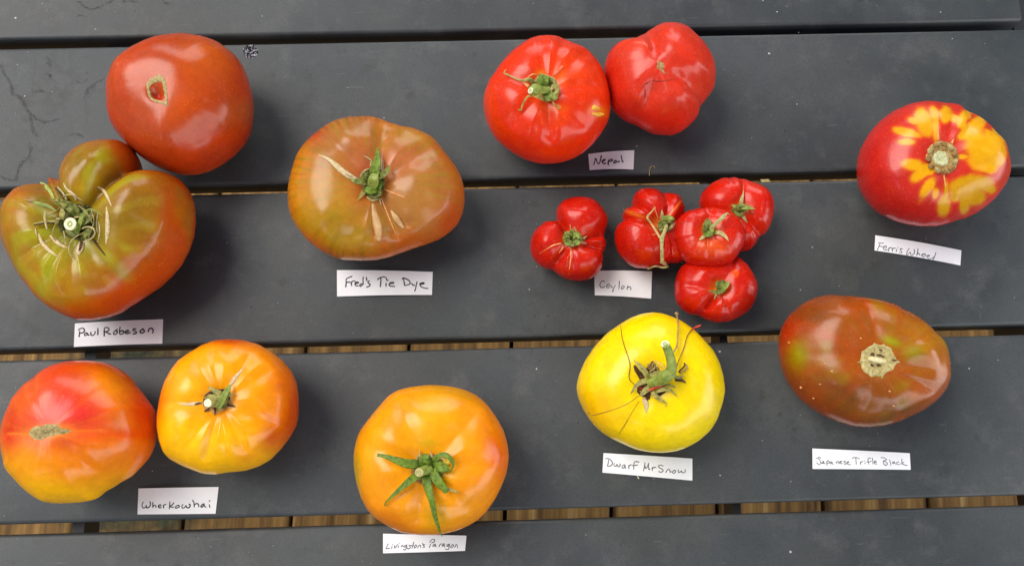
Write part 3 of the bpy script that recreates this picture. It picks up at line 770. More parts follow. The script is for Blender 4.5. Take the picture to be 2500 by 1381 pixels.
# ---- 3: broad striped tomato, centre left
z3 = lambda p: Z(680, 260, 2.877, p)
T = tomato('broad orange-brown tomato with green streaks, fresh green calyx and long white crack', z3([(600,65),(500,68),(420,85),(350,115),(280,165),(210,220),(160,280),(120,350),(95,430),(75,500),(62,580),(62,660),(75,740),(100,810),(150,880),(210,950),(290,1010),(370,1055),(450,1080),(560,1085),(680,1080),(780,1060),(860,1030),(950,1000),(1050,970),(1140,935),(1210,885),(1260,830),(1295,750),(1310,660),(1305,570),(1285,490),(1250,420),(1200,350),(1140,280),(1090,220),(1030,180),(960,150),(880,135),(800,120),(740,92),(680,70)]),
  z3([(665,540)])[0], 0.060, dim=(0.006, 0.010), dim2=(0.0075, 0.032),
  creases=[z3([(690,1080)])[0]+(0.003,0.10,1.0), z3([(880,1025)])[0]+(0.0045,0.14,1.3), z3([(780,115)])[0]+(0.0035,0.16,1.3), z3([(1180,300)])[0]+(0.0025,0.14,1.0), z3([(280,165)])[0]+(0.0022,0.12,1.0), z3([(480,1080)])[0]+(0.0022,0.16,1.0), z3([(1000,985)])[0]+(0.003,0.09,0.95)],
  bumps=[(1020,430,50,0.002),(1060,500,45,0.002),(840,340,35,0.002),(780,520,40,0.0022),(905,330,16,0.0015),(925,560,18,0.0015)], NA=400, seed=3, color='#A46626',
  layers=[('q',0.74,1.03,'#B85A0C',0.75),('b',730,480,42,120,0,'#D48008',0.9),('b',760,300,0.1,0.1,0,'#000000',0),('b',790,545,80,62,30,'#A88410',0.95),('b',800,470,60,70,0,'#B4801E',0.7),('b',860,570,45,60,20,'#B07C1C',0.85),('b',905,400,70,60,0,'#BC6038',0.7),('b',970,400,60,40,-20,'#C46448',0.55),('b',1020,490,85,65,0,'#B07838',0.85),('b',1010,330,60,22,10,'#B07A14',0.8),('b',930,300,14,60,0,'#CC7A20',0.7),('b',770,325,28,22,-30,'#B83010',0.8),('b',1100,540,40,60,0,'#B44212',0.8),('b',980,590,60,25,0,'#B8501A',0.5),('b',780,600,60,18,30,'#C0560A',0.7),
  ('s',90,0.74,1.1,'#5E460E',0.38,(850,960)),('s',30,0.66,1.1,'#7A5A10',0.4,(900,1040)),('s',44,0.15,0.85,'#8E8218',0.35),('n',150,0.3,1.3,'#C0580C',0.35),('n',110,0.4,1.4,'#96801A',0.4),('s',200,0.15,0.8,'#A8802C',0.15),('b',905,450,42,48,0,'#C04826',0.5)], group=GRP_B)
zc = lambda p: Z(840, 340, 8.63, p)
patch(T, 'calyx_base', zc([(330,800),(420,680),(540,600),(760,620),(860,700),(870,850),(850,1000),(800,1150),(720,1240),(620,1290),(500,1210),(400,1150),(380,950)]), m_plant('calyx_base_dark', '#3A3414', '#7C7A38', 0.8, 600), lift=0.7, rough=0.4, seed=5)
for pts, mt in [([(640,800,3,2.2),(655,680,4,2.9),(690,520,4.5,2.4),(705,370,4,1.5),(700,250,3,.8),(715,185,2.5,.3),(790,172,2,.1)], GREEN_B),
                ([(520,900,3,2.0),(400,890,4.5,2.3),(270,890,4.5,1.7),(180,870,3.5,.9),(115,820,2,.2)], GREEN),
                ([(730,800,3,2.2),(820,760,4.5,2.1),(890,690,4.5,1.7),(940,610,4,.9),(930,540,3,.2)], GREEN),
                ([(440,1030,4,1.2),(540,1090,6,2.3),(640,1090,6,1.8),(710,1070,5,.4)], GREEN_B),
                ([(560,1160,3,1.2),(660,1180,4.5,2.3),(740,1140,4.5,2.0),(750,1060,4,.8)], GREEN),
                ([(690,960,5,1.0),(740,930,6.5,1.9),(750,1000,6,1.6),(710,1050,5,.6)], GREEN_B),
                ([(520,830,4,1.4),(440,760,5,1.6),(420,720,5,1.0),(470,790,6,.5)], GREEN),
                ([(420,1100,1.5,1.3),(360,1190,1.2,.9),(285,1275,.7,.2)], OLIVE)]:
    sepal(T, zc(pts), mt)
for pts in [[(560,570,1,.6),(575,460,1.4,.6),(500,395,1.2,.5),(400,340,.6,.15)], [(820,640,1,.4),(820,520,1.2,.4),(855,420,.8,.15)], [(740,1240,1,.6),(765,1320,.8,.5),(790,1400,.3,.15)], [(340,800,.6,.6),(420,680,1,.6),(530,620,1.2,.4)], [(480,1210,.6,.5),(600,1285,.8,.8),(720,1250,.8,.5)]]:
    strand(T, 'dry_sepal_edge', zc(pts), TAN, flat=0.6, K=6)
strand(T, 'stalk', zc([(620,990,3,3.1),(615,900,7,3.2),(630,790,11,2.4)]), STEMG, K=14)
stem_cut(T, *zc([(640,790)])[0], 11.6, 2.3, mat=STEMG, axis=(0.1, 0.35, 1))
crack(T, z3([(278,338,.1,.2),(340,365,.3,.9),(400,410,.35,1.6),(450,455,.4,1.9),(510,495,.5,1.7),(555,515,.5,1.0)]))
strand(T, 'crack_groove', z3([(430,450,.9,.2),(480,480,1.1,.35),(520,500,1.1,.3)]), m_plant('crack_groove_brown', '#7A5A48', '#A88870', 0.8), flat=0.4, K=6)
for pts in [[(738,578,.3,.4),(790,602,.3,.5),(885,637,.1,.2)], [(720,640,.2,.3),(760,740,.2,.4),(825,900,.05,.2)]]:
    crack(T, z3(pts), CRACKO, 'fine_crack')
for pts in [[(662,680,.05,.8),(680,780,.2,2.3),(700,870,.2,2.6),(705,950,.02,1.0)], [(790,730,.05,.6),(830,790,.2,2.0),(880,855,.02,.7)]]:
    crack(T, z3(pts), m_plant('pale_rib_tan', '#B98A54', '#CFA874', 0.35, 300), 'pale_rib')  # pale tan strips running down two lower ribs

# ---- 4: left of the red pair
z4 = lambda p: Z(1160, 40, 3.453, p)
T = tomato('bright red ribbed tomato with knobbly green stalk and yellow nick, left of pair', z4([(620,158),(520,165),(440,195),(360,250),(290,310),(230,380),(160,470),(100,570),(70,670),(68,760),(85,860),(120,950),(170,1030),(230,1090),(310,1150),(400,1200),(500,1235),(600,1245),(720,1235),(830,1200),(920,1145),(1000,1070),(1070,980),(1120,890),(1140,800),(1140,690),(1125,590),(1095,490),(1060,410),(1010,340),(950,280),(880,240),(800,210),(750,190),(700,165)]),
  z4([(600,600)])[0], 0.064, dim=(0.005, 0.009), dim2=(0.006, 0.024),
  creases=[z4([(530,165)])[0]+(0.0028,0.13,1.2), z4([(770,200)])[0]+(0.0022,0.12,1.2), z4([(1000,330)])[0]+(0.0024,0.14,1.1), z4([(70,560)])[0]+(0.0022,0.12,1.0), z4([(230,1090)])[0]+(0.0018,0.12,1.0), z4([(640,1245)])[0]+(0.0034,0.09,1.05), z4([(980,1085)])[0]+(0.0026,0.08,1.0), z4([(500,1235)])[0]+(0.0014,0.06,.95), z4([(1140,700)])[0]+(0.0016,0.12,1.0)],
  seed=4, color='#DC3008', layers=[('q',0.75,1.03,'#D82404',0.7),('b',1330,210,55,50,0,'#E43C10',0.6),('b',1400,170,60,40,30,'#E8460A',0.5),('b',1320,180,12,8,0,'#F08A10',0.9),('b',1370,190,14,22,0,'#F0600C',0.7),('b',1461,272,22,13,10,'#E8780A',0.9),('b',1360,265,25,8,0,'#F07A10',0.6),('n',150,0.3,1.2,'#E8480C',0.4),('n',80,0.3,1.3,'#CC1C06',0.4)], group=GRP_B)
zc = lambda p: Z(1220, 160, 10.62, p)
patch(T, 'calyx_base', zc([(860,420),(930,310),(1000,255),(1130,215),(1230,240),(1300,270),(1435,300),(1480,420),(1540,500),(1565,650),(1530,780),(1510,870),(1380,930),(1240,940),(1210,1010),(1180,950),(1050,900),(900,840),(800,740),(790,560)]), m_plant('calyx_base_tan', '#8A7434', '#BCAA5C', 0.8, 600), lift=0.8, rough=0.3, seed=6)
for pts, mt in [([(1150,540,3,2.0),(1120,430,4.5,3.4),(1170,330,5,2.6),(1190,270,4,.8)], GREEN_B), ([(1280,560,3,1.6),(1260,420,4,2.4),(1300,320,4,1.0)], GREEN),
                ([(1200,740,3,2.4),(1260,830,4.5,2.4),(1300,900,3,1.0)], STEMG), ([(1300,720,4,1.2),(1380,800,4.5,1.5),(1450,890,3,.8)], STEMG),
                ([(1040,350,3,1.0),(1080,270,3,1.5),(1120,230,2,.5)], OLIVE), ([(1330,560,4,1.0),(1420,540,5,1.2),(1490,620,4,1.2),(1450,720,4,.8),(1400,700,5,.5)], OLIVE),
                ([(1320,660,4,.8),(1370,590,5,.8),(1450,610,4,.6)], TAN), ([(1270,360,3,.8),(1380,440,3.5,1.0),(1460,560,3,.8),(1490,760,2,.6)], OLIVE)]:
    sepal(T, zc(pts), mt)
for pts, mt, nm in [([(860,450,2,1.3),(790,380,3,1.5),(700,370,3.5,1.1),(620,390,3.5,.8),(480,370,3.5,.6),(330,300,3.5,.5),(200,240,3.5,.5),(125,215,3.2,.45),(130,160,3,.4),(170,105,2.5,.25)], OLIVE, 'sepal'),
                ([(700,350,3,.4),(780,270,3.5,.4),(870,228,3,.4),(970,255,2,.4)], CRACKO, 'sepal'),
                ([(830,790,1.5,.6),(740,800,2.2,.6),(670,880,2.5,.55),(610,980,2.2,.5),(570,1080,1.8,.5),(545,1160,1.2,.5),(480,1140,1,.3)], OLIVE, 'sepal'),
                ([(1370,940,1.5,.45),(1420,1015,2,.4),(1500,1045,2,.35),(1560,1050,2,.35),(1540,1110,1.8,.3),(1430,1100,1.4,.2)], OLIVE, 'sepal'),
                ([(760,540,1.2,1.2),(680,490,1.2,1.0),(590,430,1,.5)], CRACKO, 'sepal')]:
    strand(T, nm, zc(pts), mt, flat=0.6, K=8)
strand(T, 'stalk', zc([(1260,650,3,2.7),(1150,640,5.5,2.3),(1050,630,8,2.3),(1000,630,9.5,3.0),(920,630,11,3.4),(850,645,12,2.8),(800,650,13,2.0)]), STEMG, K=14)
stem_cut(T, *zc([(793,648)])[0], 13.4, 1.9, axis=(-0.75, 0, 0.7))
for pts in [[(985,780,.1,.5),(1010,770,.5,1.6),(1050,780,.1,.6)], [(985,820,.1,.4),(1040,828,.5,1.4),(1085,825,.1,.5)]]:
    crack(T, z4(pts), YCRACK, 'nick')
crack(T, zc([(1410,260,.1,.6),(1520,130,.2,1.2),(1640,10,.05,.5)]), m_plant('painted_rib_highlight', '#E4502A', '#EE7A50', 0.35), 'pale_rib')  # highlight along the rib, painted as a paler red strip

# ---- 5: right of the red pair
T = tomato('red pentagonal tomato without stalk, dented beside its small star scar, right of the red pair', z4([(1640,47),(1560,60),(1500,95),(1460,130),(1400,155),(1310,180),(1210,225),(1150,270),(1110,340),(1085,430),(1085,520),(1110,620),(1130,700),(1150,780),(1200,840),(1270,890),(1350,920),(1430,965),(1500,995),(1600,1008),(1680,1000),(1760,960),(1830,900),(1880,840),(1900,760),(1950,700),(2010,620),(2030,520),(2030,430),(2010,350),(1970,270),(1920,200),(1870,150),(1810,90),(1740,58)]),
  z4([(1560,430)])[0], 0.062, dim=(0.001, 0.008), dim2=(0.0015, 0.02), sm=1.6,
  creases=[z4([(1420,148)])[0]+(0.0045,0.16,1.6), z4([(1905,760)])[0]+(0.005,0.16,1.6), z4([(1390,945)])[0]+(0.003,0.14,1.5)],
  bumps=[(1640,120,45,0.002),(1690,160,30,0.002),(1660,235,28,0.0015),(1590,215,26,-0.0016),(1560,225,14,0.0014)], seed=5, color='#D03018', pw=2.1,
  layers=[('q',0.75,1.03,'#C81A14',0.7),('b',1610,200,70,60,0,'#DC3A26',0.6),('b',1560,100,60,30,-30,'#DA4020',0.5),('b',1600,215,26,12,0,'#C03018',0.6),('b',1650,290,50,30,0,'#DA2A10',0.6),('n',70,0.3,1.3,'#DC4424',0.4),('n',120,0.3,1.3,'#B81C10',0.35)], group=GRP_B)
patch(T, 'stem_scar', z4([(1528,368),(1560,378),(1592,392),(1598,430),(1590,455),(1612,490),(1585,485),(1560,455),(1525,440),(1532,405)]), m_plant('star_scar_tan', '#8A6236', '#C09A64', 0.7, 700), lift=0.35, rough=0.15, rings=4, n=36, seed=7)
for pts in [[(1400,610,.05,.15),(1440,570,.25,.35),(1480,545,.05,.2)], [(1490,540,.05,.15),(1560,545,.25,.3),(1640,535,.2,.3),(1680,525,.05,.15)], [(1430,600,.05,.2),(1435,650,.2,.35),(1430,690,.05,.15)]]:
    crack(T, z4(pts), DARKR, 'wrinkle')

# ---- 6..10: small ribbed tomatoes
z5 = lambda p: Z(1270, 420, 3.634, p)
RED = '#C81A08'
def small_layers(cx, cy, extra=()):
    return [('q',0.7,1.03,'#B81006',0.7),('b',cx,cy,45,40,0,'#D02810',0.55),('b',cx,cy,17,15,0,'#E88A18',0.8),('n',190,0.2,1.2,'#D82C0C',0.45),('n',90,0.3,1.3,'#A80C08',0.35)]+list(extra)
T = tomato('small deeply lobed red tomato standing alone left of the other small ones', z5([(540,213),(450,222),(380,250),(330,300),(310,360),(318,425),(250,430),(190,455),(130,510),(95,580),(85,650),(90,720),(120,780),(170,830),(230,862),(285,870),(320,900),(380,940),(450,962),(540,968),(620,950),(680,910),(725,850),(738,780),(735,720),(760,660),(762,610),(745,575),(750,540),(780,460),(782,410),(760,350),(720,300),(680,255),(620,225)]),
  z5([(460,590)])[0], 0.036, dim=(0.004, 0.006), dim2=(0.003, 0.012), sm=1.2,
  creases=[z5([(318,425)])[0]+(0.007,0.17,1.6), z5([(748,560)])[0]+(0.0055,0.12,1.6), z5([(730,705)])[0]+(0.0055,0.12,1.6), z5([(285,872)])[0]+(0.0045,0.13,1.5), z5([(400,950)])[0]+(0.0016,0.07,1.1), z5([(480,965)])[0]+(0.001,0.05,1.0), z5([(340,915)])[0]+(0.002,0.06,1.2)],
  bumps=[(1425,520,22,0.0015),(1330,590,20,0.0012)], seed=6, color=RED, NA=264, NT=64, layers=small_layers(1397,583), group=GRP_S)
patch(T, 'calyx_base', z5([(380,560),(420,530),(480,520),(545,560),(550,600),(520,650),(450,670),(380,640)]), m_plant('calyx_base_green', '#383C10', '#747834', 0.7, 700), lift=1.0, rough=0.3, rings=5, n=40, seed=8)
for a in range(0, 360, 45):
    r = math.radians(a+12); c = (462+math.cos(r)*25, 590+math.sin(r)*22); e = (462+math.cos(r+.5)*70, 590+math.sin(r+.5)*58); k = (462+math.cos(r+1.3)*60, 590+math.sin(r+1.3)*50)
    sepal(T, z5([c+(3.0,.5), e+(3.2,1.3), k+(2.6,.9), (k[0]-20*math.cos(r), k[1]-20*math.sin(r), 3.4, .3)]), GREEN if a % 90 else STEMG)
sepal(T, z5([(470,590,3,.7),(500,560,5,1.0),(520,590,5,.8)]), STEMG)
for pts in [[(400,560,.6,.6),(395,520,.3,.15)], [(560,590,.6,.9),(595,565,.3,.15)], [(450,520,.6,.5),(442,465,.3,.1)], [(500,525,1,.4),(478,485,.5,.15)], [(525,610,.5,.7),(590,635,.2,.2)]]:
    strand(T, 'dry_sepal_tip', z5(pts), CORKP, flat=0.5, K=6)
for pts in [[(370,630,.1,.3),(280,655,.2,.4),(170,722,.03,.12)], [(450,680,.1,.3),(447,780,.2,.4),(430,905,.03,.12)], [(380,665,.1,.6),(345,715,.03,.2)]]:
    crack(T, z5(pts), CRACKO)

T = tomato('small ribbed red tomato with a long forked stalk lying across it', z5([(1140,140),(1060,150),(1010,195),(985,260),(985,305),(930,330),(905,380),(905,435),(860,470),(833,540),(835,620),(860,700),(900,760),(960,820),(1030,850),(1120,857),(1220,845),(1310,815),(1400,812),(1450,790),(1475,740),(1470,660),(1450,560),(1440,470),(1458,380),(1465,320),(1440,240),(1400,195),(1340,180),(1270,185),(1210,150)]),
  z5([(1280,470)])[0], 0.037, dim=(0.004, 0.006), dim2=(0.003, 0.012), sm=1.2,
  creases=[z5([(985,312)])[0]+(0.0045,0.10,1.6), z5([(900,440)])[0]+(0.005,0.13,1.6), z5([(1270,183)])[0]+(0.004,0.12,1.5), z5([(1230,845)])[0]+(0.0035,0.12,1.4), z5([(1350,813)])[0]+(0.0035,0.10,1.4), z5([(1465,350)])[0]+(0.002,0.1,1.3), z5([(1180,145)])[0]+(0.001,0.06,1.0), z5([(920,370)])[0]+(0.001,0.06,1.2)],
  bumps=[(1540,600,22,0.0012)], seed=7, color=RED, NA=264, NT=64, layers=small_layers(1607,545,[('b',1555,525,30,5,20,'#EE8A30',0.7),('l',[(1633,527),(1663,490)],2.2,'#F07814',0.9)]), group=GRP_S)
zc = lambda p: Z(1560, 500, 8.125, p)
patch(T, 'calyx_base', zc([(370,480),(390,350),(470,290),(600,290),(680,380),(640,500),(540,560),(440,560)]), m_plant('calyx_base_green', '#383C10', '#747834', 0.7, 700), lift=0.8, rough=0.3, rings=5, n=40, seed=9)
for pts, mt in [([(390,470,2.5,.8),(420,370,3.5,1.3),(520,325,4,1.4),(640,330,3.5,.8),(700,350,3,.2)], GREEN), ([(430,330,2.5,.8),(520,265,3.5,1.4),(640,265,3.5,1.2),(712,305,3,.3)], STEMG),
                ([(430,440,3,1.0),(500,385,5,1.6),(570,380,5,1.0)], GREEN), ([(440,270,.8,1.0),(455,190,1.2,.9),(452,100,.8,.15)], CORKP), ([(670,330,3,.4),(650,420,3.5,.8),(600,480,3,.8),(560,500,3,.4)], OLIVE),
                ([(400,500,2,.8),(450,470,3,1.2),(520,470,3.5,.8)], OLIVE)]:
    sepal(T, zc(pts), mt)
stm = m_plant('pale_stalk', '#8F8A4E', '#BDB87C', 0.7, 700)
strand(T, 'stalk', zc([(545,420,5,1.2),(525,480,7,1.1),(490,570,8,1.0),(455,660,8,1.3),(450,780,7.5,1.0),(455,950,7,1.0),(460,1110,6.5,1.05)]), stm, K=10)
strand(T, 'stalk_tip', zc([(435,1120,6,.9),(490,1150,5,1.1),(540,1200,4,1.0),(590,1232,3,.3)]), CORKP, flat=0.4)
strand(T, 'dry_sepal_strand', zc([(590,1235,3,.3),(460,1240,2.5,.6),(330,1215,2,.5),(230,1250,1.5,.7),(165,1278,1,.15)]), CORKP, flat=0.4)
strand(T, 'stalk_fork', zc([(430,670,7.5,.8),(340,520,6,.8),(250,380,5,.6),(165,250,4,.6),(240,150,4,.5),(330,50,3,.3)]), m_plant('dry_fork', '#B08A4C', '#D0B47C', 0.7, 700), flat=0.5)
for pts in [[(380,280,.1,.3),(300,20,.05,.15)], [(330,580,.2,.3),(250,600,.05,.1)]]:
    crack(T, zc(pts), CRACKO)

T4 = tomato('small flattened red tomato at the top right of the small cluster', z5([(1880,45),(1780,55),(1700,95),(1640,150),(1600,200),(1583,270),(1590,330),(1620,400),(1680,480),(1740,560),(1800,640),(1870,695),(1960,710),(2040,690),(2090,640),(2120,580),(2180,540),(2220,470),(2250,380),(2258,290),(2240,210),(2200,150),(2140,110),(2060,85),(1980,60)]),
  z5([(1950,340)])[0], 0.037, dim=(0.004, 0.006), dim2=(0.003, 0.013), sm=1.5,
  creases=[z5([(2115,585)])[0]+(0.005,0.13,1.6), z5([(1960,58)])[0]+(0.0018,0.10,1.2), z5([(2080,650)])[0]+(0.0015,0.06,1.1), z5([(1850,690)])[0]+(0.0025,0.12,1.3), z5([(1600,330)])[0]+(0.0012,0.1,1.2)],
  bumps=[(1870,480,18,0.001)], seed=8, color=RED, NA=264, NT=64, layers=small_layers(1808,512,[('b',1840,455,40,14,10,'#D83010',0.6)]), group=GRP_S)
T5 = tomato('small red tomato with a deep side groove, lowest of the small cluster', z5([(1500,790),(1430,830),(1390,900),(1370,990),(1368,1080),(1385,1160),(1430,1220),(1500,1265),(1590,1275),(1650,1310),(1740,1335),(1850,1325),(1950,1285),(2030,1230),(2080,1160),(2110,1060),(2105,980),(2070,900),(2020,820),(1940,750),(1840,740),(1700,760),(1580,770)]),
  z5([(1780,1030)])[0], 0.037, dim=(0.004, 0.006), dim2=(0.003, 0.013), sm=1.4,
  creases=[z5([(1592,1276)])[0]+(0.005,0.10,1.6), z5([(1370,1020)])[0]+(0.0012,0.08,1.0), z5([(1900,745)])[0]+(0.0015,0.1,1.1), z5([(1850,1325)])[0]+(0.0008,0.06,1.0)],
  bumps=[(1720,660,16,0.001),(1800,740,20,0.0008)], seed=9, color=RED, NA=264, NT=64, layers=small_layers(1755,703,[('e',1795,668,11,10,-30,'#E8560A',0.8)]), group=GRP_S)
T3 = tomato('small orange-tinged red tomato resting on its neighbours in the middle of the cluster', z5([(1640,315),(1550,325),(1470,350),(1410,400),(1370,460),(1358,540),(1350,610),(1380,680),(1420,760),(1480,815),(1560,845),(1680,862),(1780,850),(1870,810),(1930,740),(1980,660),(2000,580),(1985,500),(1950,420),(1900,365),(1820,330),(1740,318)]),
  z5([(1670,500)])[0], 0.036, base=0.012, dim=(0.004, 0.006), dim2=(0.003, 0.013), sm=1.6,
  creases=[z5([(1690,318)])[0]+(0.0014,0.12,1.1), z5([(1480,810)])[0]+(0.0008,0.1,1.0), z5([(1640,858)])[0]+(0.0012,0.06,1.0), z5([(1880,800)])[0]+(0.001,0.08,1.0)],
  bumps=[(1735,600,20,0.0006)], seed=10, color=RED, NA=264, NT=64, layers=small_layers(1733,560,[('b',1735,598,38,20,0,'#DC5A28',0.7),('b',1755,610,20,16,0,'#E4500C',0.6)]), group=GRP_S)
zc = lambda p: Z(1690, 460, 8.63, p)
CBG = m_plant('calyx_base_green', '#383C10', '#747834', 0.7, 700)
patch(T3, 'calyx_base', zc([(200,880),(240,800),(260,700),(340,680),(430,780),(480,870),(460,950),(400,1000),(320,1020),(240,980)]), CBG, lift=0.8, rough=0.3, rings=5, n=40, seed=10)
for pts, mt in [([(330,900,2.5,1.4),(320,800,4,2.4),(330,720,4.5,2.0),(320,640,3.5,.8)], GREEN), ([(280,860,3,1.2),(260,780,4,1.2),(280,720,4,.6)], STEMG), ([(380,820,3,.8),(420,880,4,1.2),(400,930,3.5,.8)], STEMG),
                ([(250,960,2,.8),(330,975,3,1.9),(430,930,3,1.2),(480,890,2.5,.4)], GREEN_B), ([(470,940,.9,1.0),(560,935,1.3,1.3),(660,980,1.3,1.1),(720,1040,1,.7),(765,1105,.6,.15)], CORKP), ([(260,1005,.9,1.0),(200,1050,1.1,.9),(148,1080,.6,.15)], CORKP)]:
    sepal(T3, zc(pts), mt)
strand(T3, 'stalk', zc([(400,830,3,1.2),(450,780,5,1.1),(530,710,6.5,1.0),(610,640,7.5,1.2),(680,570,7.5,1.0),(740,525,7,.4),(790,560,6,.2)]), stm, K=10)
patch(T4, 'calyx_base', zc([(820,470),(860,400),(950,350),(1060,350),(1130,420),(1110,500),(1050,570),(960,570),(880,540)]), CBG, lift=0.8, rough=0.3, rings=5, n=40, seed=11)
for pts, mt in [([(980,420,2.5,1.0),(1050,390,4,1.7),(1150,400,4,1.3),(1240,415,3.5,.8),(1320,430,3,.15)], STEMG), ([(1000,380,1.5,1.0),(1030,300,2,1.2),(1050,200,2,.9),(1075,110,1.5,.4),(1075,30,1,.12)], CORKP),
                ([(960,440,3,1.2),(900,380,3.5,1.0),(820,350,2,.2)], STEMG), ([(900,460,2.5,1.2),(930,540,3,1.4),(1030,560,2.5,1.0),(1050,500,3,.5)], GREEN), ([(990,460,3.5,1.5),(1000,380,4.5,2.0),(980,330,3.5,.7)], GREEN), ([(1060,480,3,.8),(1120,440,4,1.2),(1180,470,3,.3)], GREEN),
                ([(1060,590,.5,1.2),(1100,650,.4,1.0),(1160,720,.1,.2)], CORKP)]:
    sepal(T4, zc(pts), mt)
patch(T5, 'calyx_base', z5([(1735,1020),(1760,965),(1800,950),(1840,980),(1820,1040),(1790,1080),(1745,1070)]), CBG, lift=0.8, rough=0.3, rings=5, n=36, seed=12)
for pts, mt in [([(1775,1050,2.5,.8),(1752,1000,3.5,1.7),(1765,965,3,.7)], GREEN), ([(1790,1050,2.5,.8),(1825,1010,4,1.5),(1850,970,3.5,.6)], STEMG), ([(1820,1040,2.5,1.0),(1760,1065,3.2,1.5),(1700,1058,2.5,.6),(1660,1050,1.5,.15)], GREEN),
                ([(1770,1030,3,.8),(1790,990,4.5,1.1),(1800,960,4,.4)], GREEN), ([(1738,1080,.6,.7),(1722,1132,.2,.15)], CORKP)]:
    sepal(T5, z5(pts), mt)

# ---- 11: red tomato with the yellow petal pattern
z6 = lambda p: Z(2060, 230, 3.211, p)
pet = [(640,220,21,33,-25),(600,150,12,12,0),(705,145,10,17,-15),(722,255,8,36,0),(490,300,32,10,15),(495,375,22,9,0),(545,210,14,8,20),
       (800,165,15,20,0),(860,190,18,10,20),(920,225,12,14,0),(955,165,15,13,-30),(1010,270,37,17,-38),(1060,215,15,12,0),(935,325,14,9,-20),
       (1100,400,48,36,0),(1180,345,26,17,35),(1100,500,40,29,0),(1150,575,20,14,0),(1215,480,17,28,0),(930,490,13,6,0),(1010,330,18,14,0),
       (540,550,26,14,5),(600,625,31,13,-38),(655,590,18,14,0),(655,735,12,32,33),(718,780,8,13,15),(785,875,15,27,8),(805,760,5,22,0),
       (900,745,23,23,0),(1000,700,33,22,0),(1095,700,28,20,20),(1150,745,13,10,0),(1030,800,24,22,0),(945,870,11,22,5),(870,810,10,10,0)]
lay = [('q',0.72,1.03,'#C0141A',0.7),('b',2230,400,70,90,0,'#CE2C24',0.55),('b',2330,380,70,70,0,'#CE3424',0.5)]
for x, y, rx, ry, rt in pet:
    q = z6([(x, y)])[0]; lay.append(('e', q[0], q[1], rx+6.0, ry+6.0, rt, '#DC5A14', 0.5))
for x, y, rx, ry, rt in pet:
    q = z6([(x, y)])[0]; lay.append(('e', q[0], q[1], rx, ry, rt, '#E8A808' if (x < 720 or y < 600) else '#D29C08', 0.93))
T = tomato('large red tomato with a yellow petal pattern around its cork scar', z6([(740,55),(640,55),(540,70),(440,105),(350,155),(270,220),(200,300),(140,400),(110,480),(97,570),(100,660),(120,750),(170,840),(240,920),(330,970),(420,1005),(530,1030),(650,1040),(760,1030),(860,1000),(980,965),(1080,910),(1170,840),(1240,760),(1290,680),(1310,590),(1308,500),(1290,410),(1240,330),(1180,260),(1100,190),(1010,140),(920,95),(830,65)]),
  z6([(785,500)])[0], 0.070, dim=(0.004, 0.011), dim2=(0.004, 0.026),
  creases=[z6([(750,56)])[0]+(0.0018,0.10,1.1), z6([(1010,140)])[0]+(0.0018,0.10,1.1), z6([(760,1030)])[0]+(0.0018,0.12,1.1), z6([(420,95)])[0]+(0.0012,0.14,1.1), z6([(1290,690)])[0]+(0.0012,0.14,1.1), z6([(250,930)])[0]+(0.001,0.10,0.9)],
  bumps=[(2190,420,35,0.0014)], seed=11, color='#C42A1C', layers=lay, group=GRP_B, NA=320, NT=100)
poly = z6([(650,470),(668,410),(700,385),(745,362),(800,370),(845,385),(885,425),(905,490),(890,560),(860,605),(820,625),(775,630),(720,590),(680,545)])
patch(T, 'stem_scar', poly, m_plant('scar_tan_ring', '#8C6A34', '#C4A468', 0.8, 500), lift=1.0, rough=0.35, rings=10, n=72, seed=13, ctr=z6([(770,505)])[0], prof=lambda s: 1.6*math.sin(min(1, s)*math.pi)**0.5*(0.6+0.4*s) if s > 0.5 else 1.2)
patch(T, 'scar_core', z6([(700,470),(740,440),(800,450),(825,500),(820,555),(770,570),(715,545),(690,505)]), m_plant('scar_core_pale_green', '#A8AC74', '#DCDCB0', 0.75, 700), lift=2.0, rough=0.12, rings=5, n=40, edge=0.9, seed=14)
for i in range(11):
    a = 2*math.pi*i/11+0.2; q = z6([(772+98*math.cos(a), 498+100*math.sin(a))])[0]
    q2 = z6([(772+118*math.cos(a+.12), 498+118*math.sin(a+.12))])[0]
    strand(T, 'scar_knob', [q+(1.2, 1.6), ((q[0]+q2[0])/2, (q[1]+q2[1])/2, 1.9, 2.0), q2+(1.0, 1.2)], m_plant('scar_knob_brown', '#7A5A2C', '#A8854C', 0.8, 600) if i % 3 else TAN, flat=0.5, K=10)
for pts in [[(742,365,.2,.8),(738,280,.1,.3),(735,230,.02,.1)], [(845,385,.3,.8),(868,345,.1,.15)], [(655,470,.2,.3),(650,490,.5,.5),(670,530,.3,.2)], [(785,630,.2,.5),(795,700,.1,.4),(800,740,.02,.1)]]:
    crack(T, z6(pts), CRACKO)

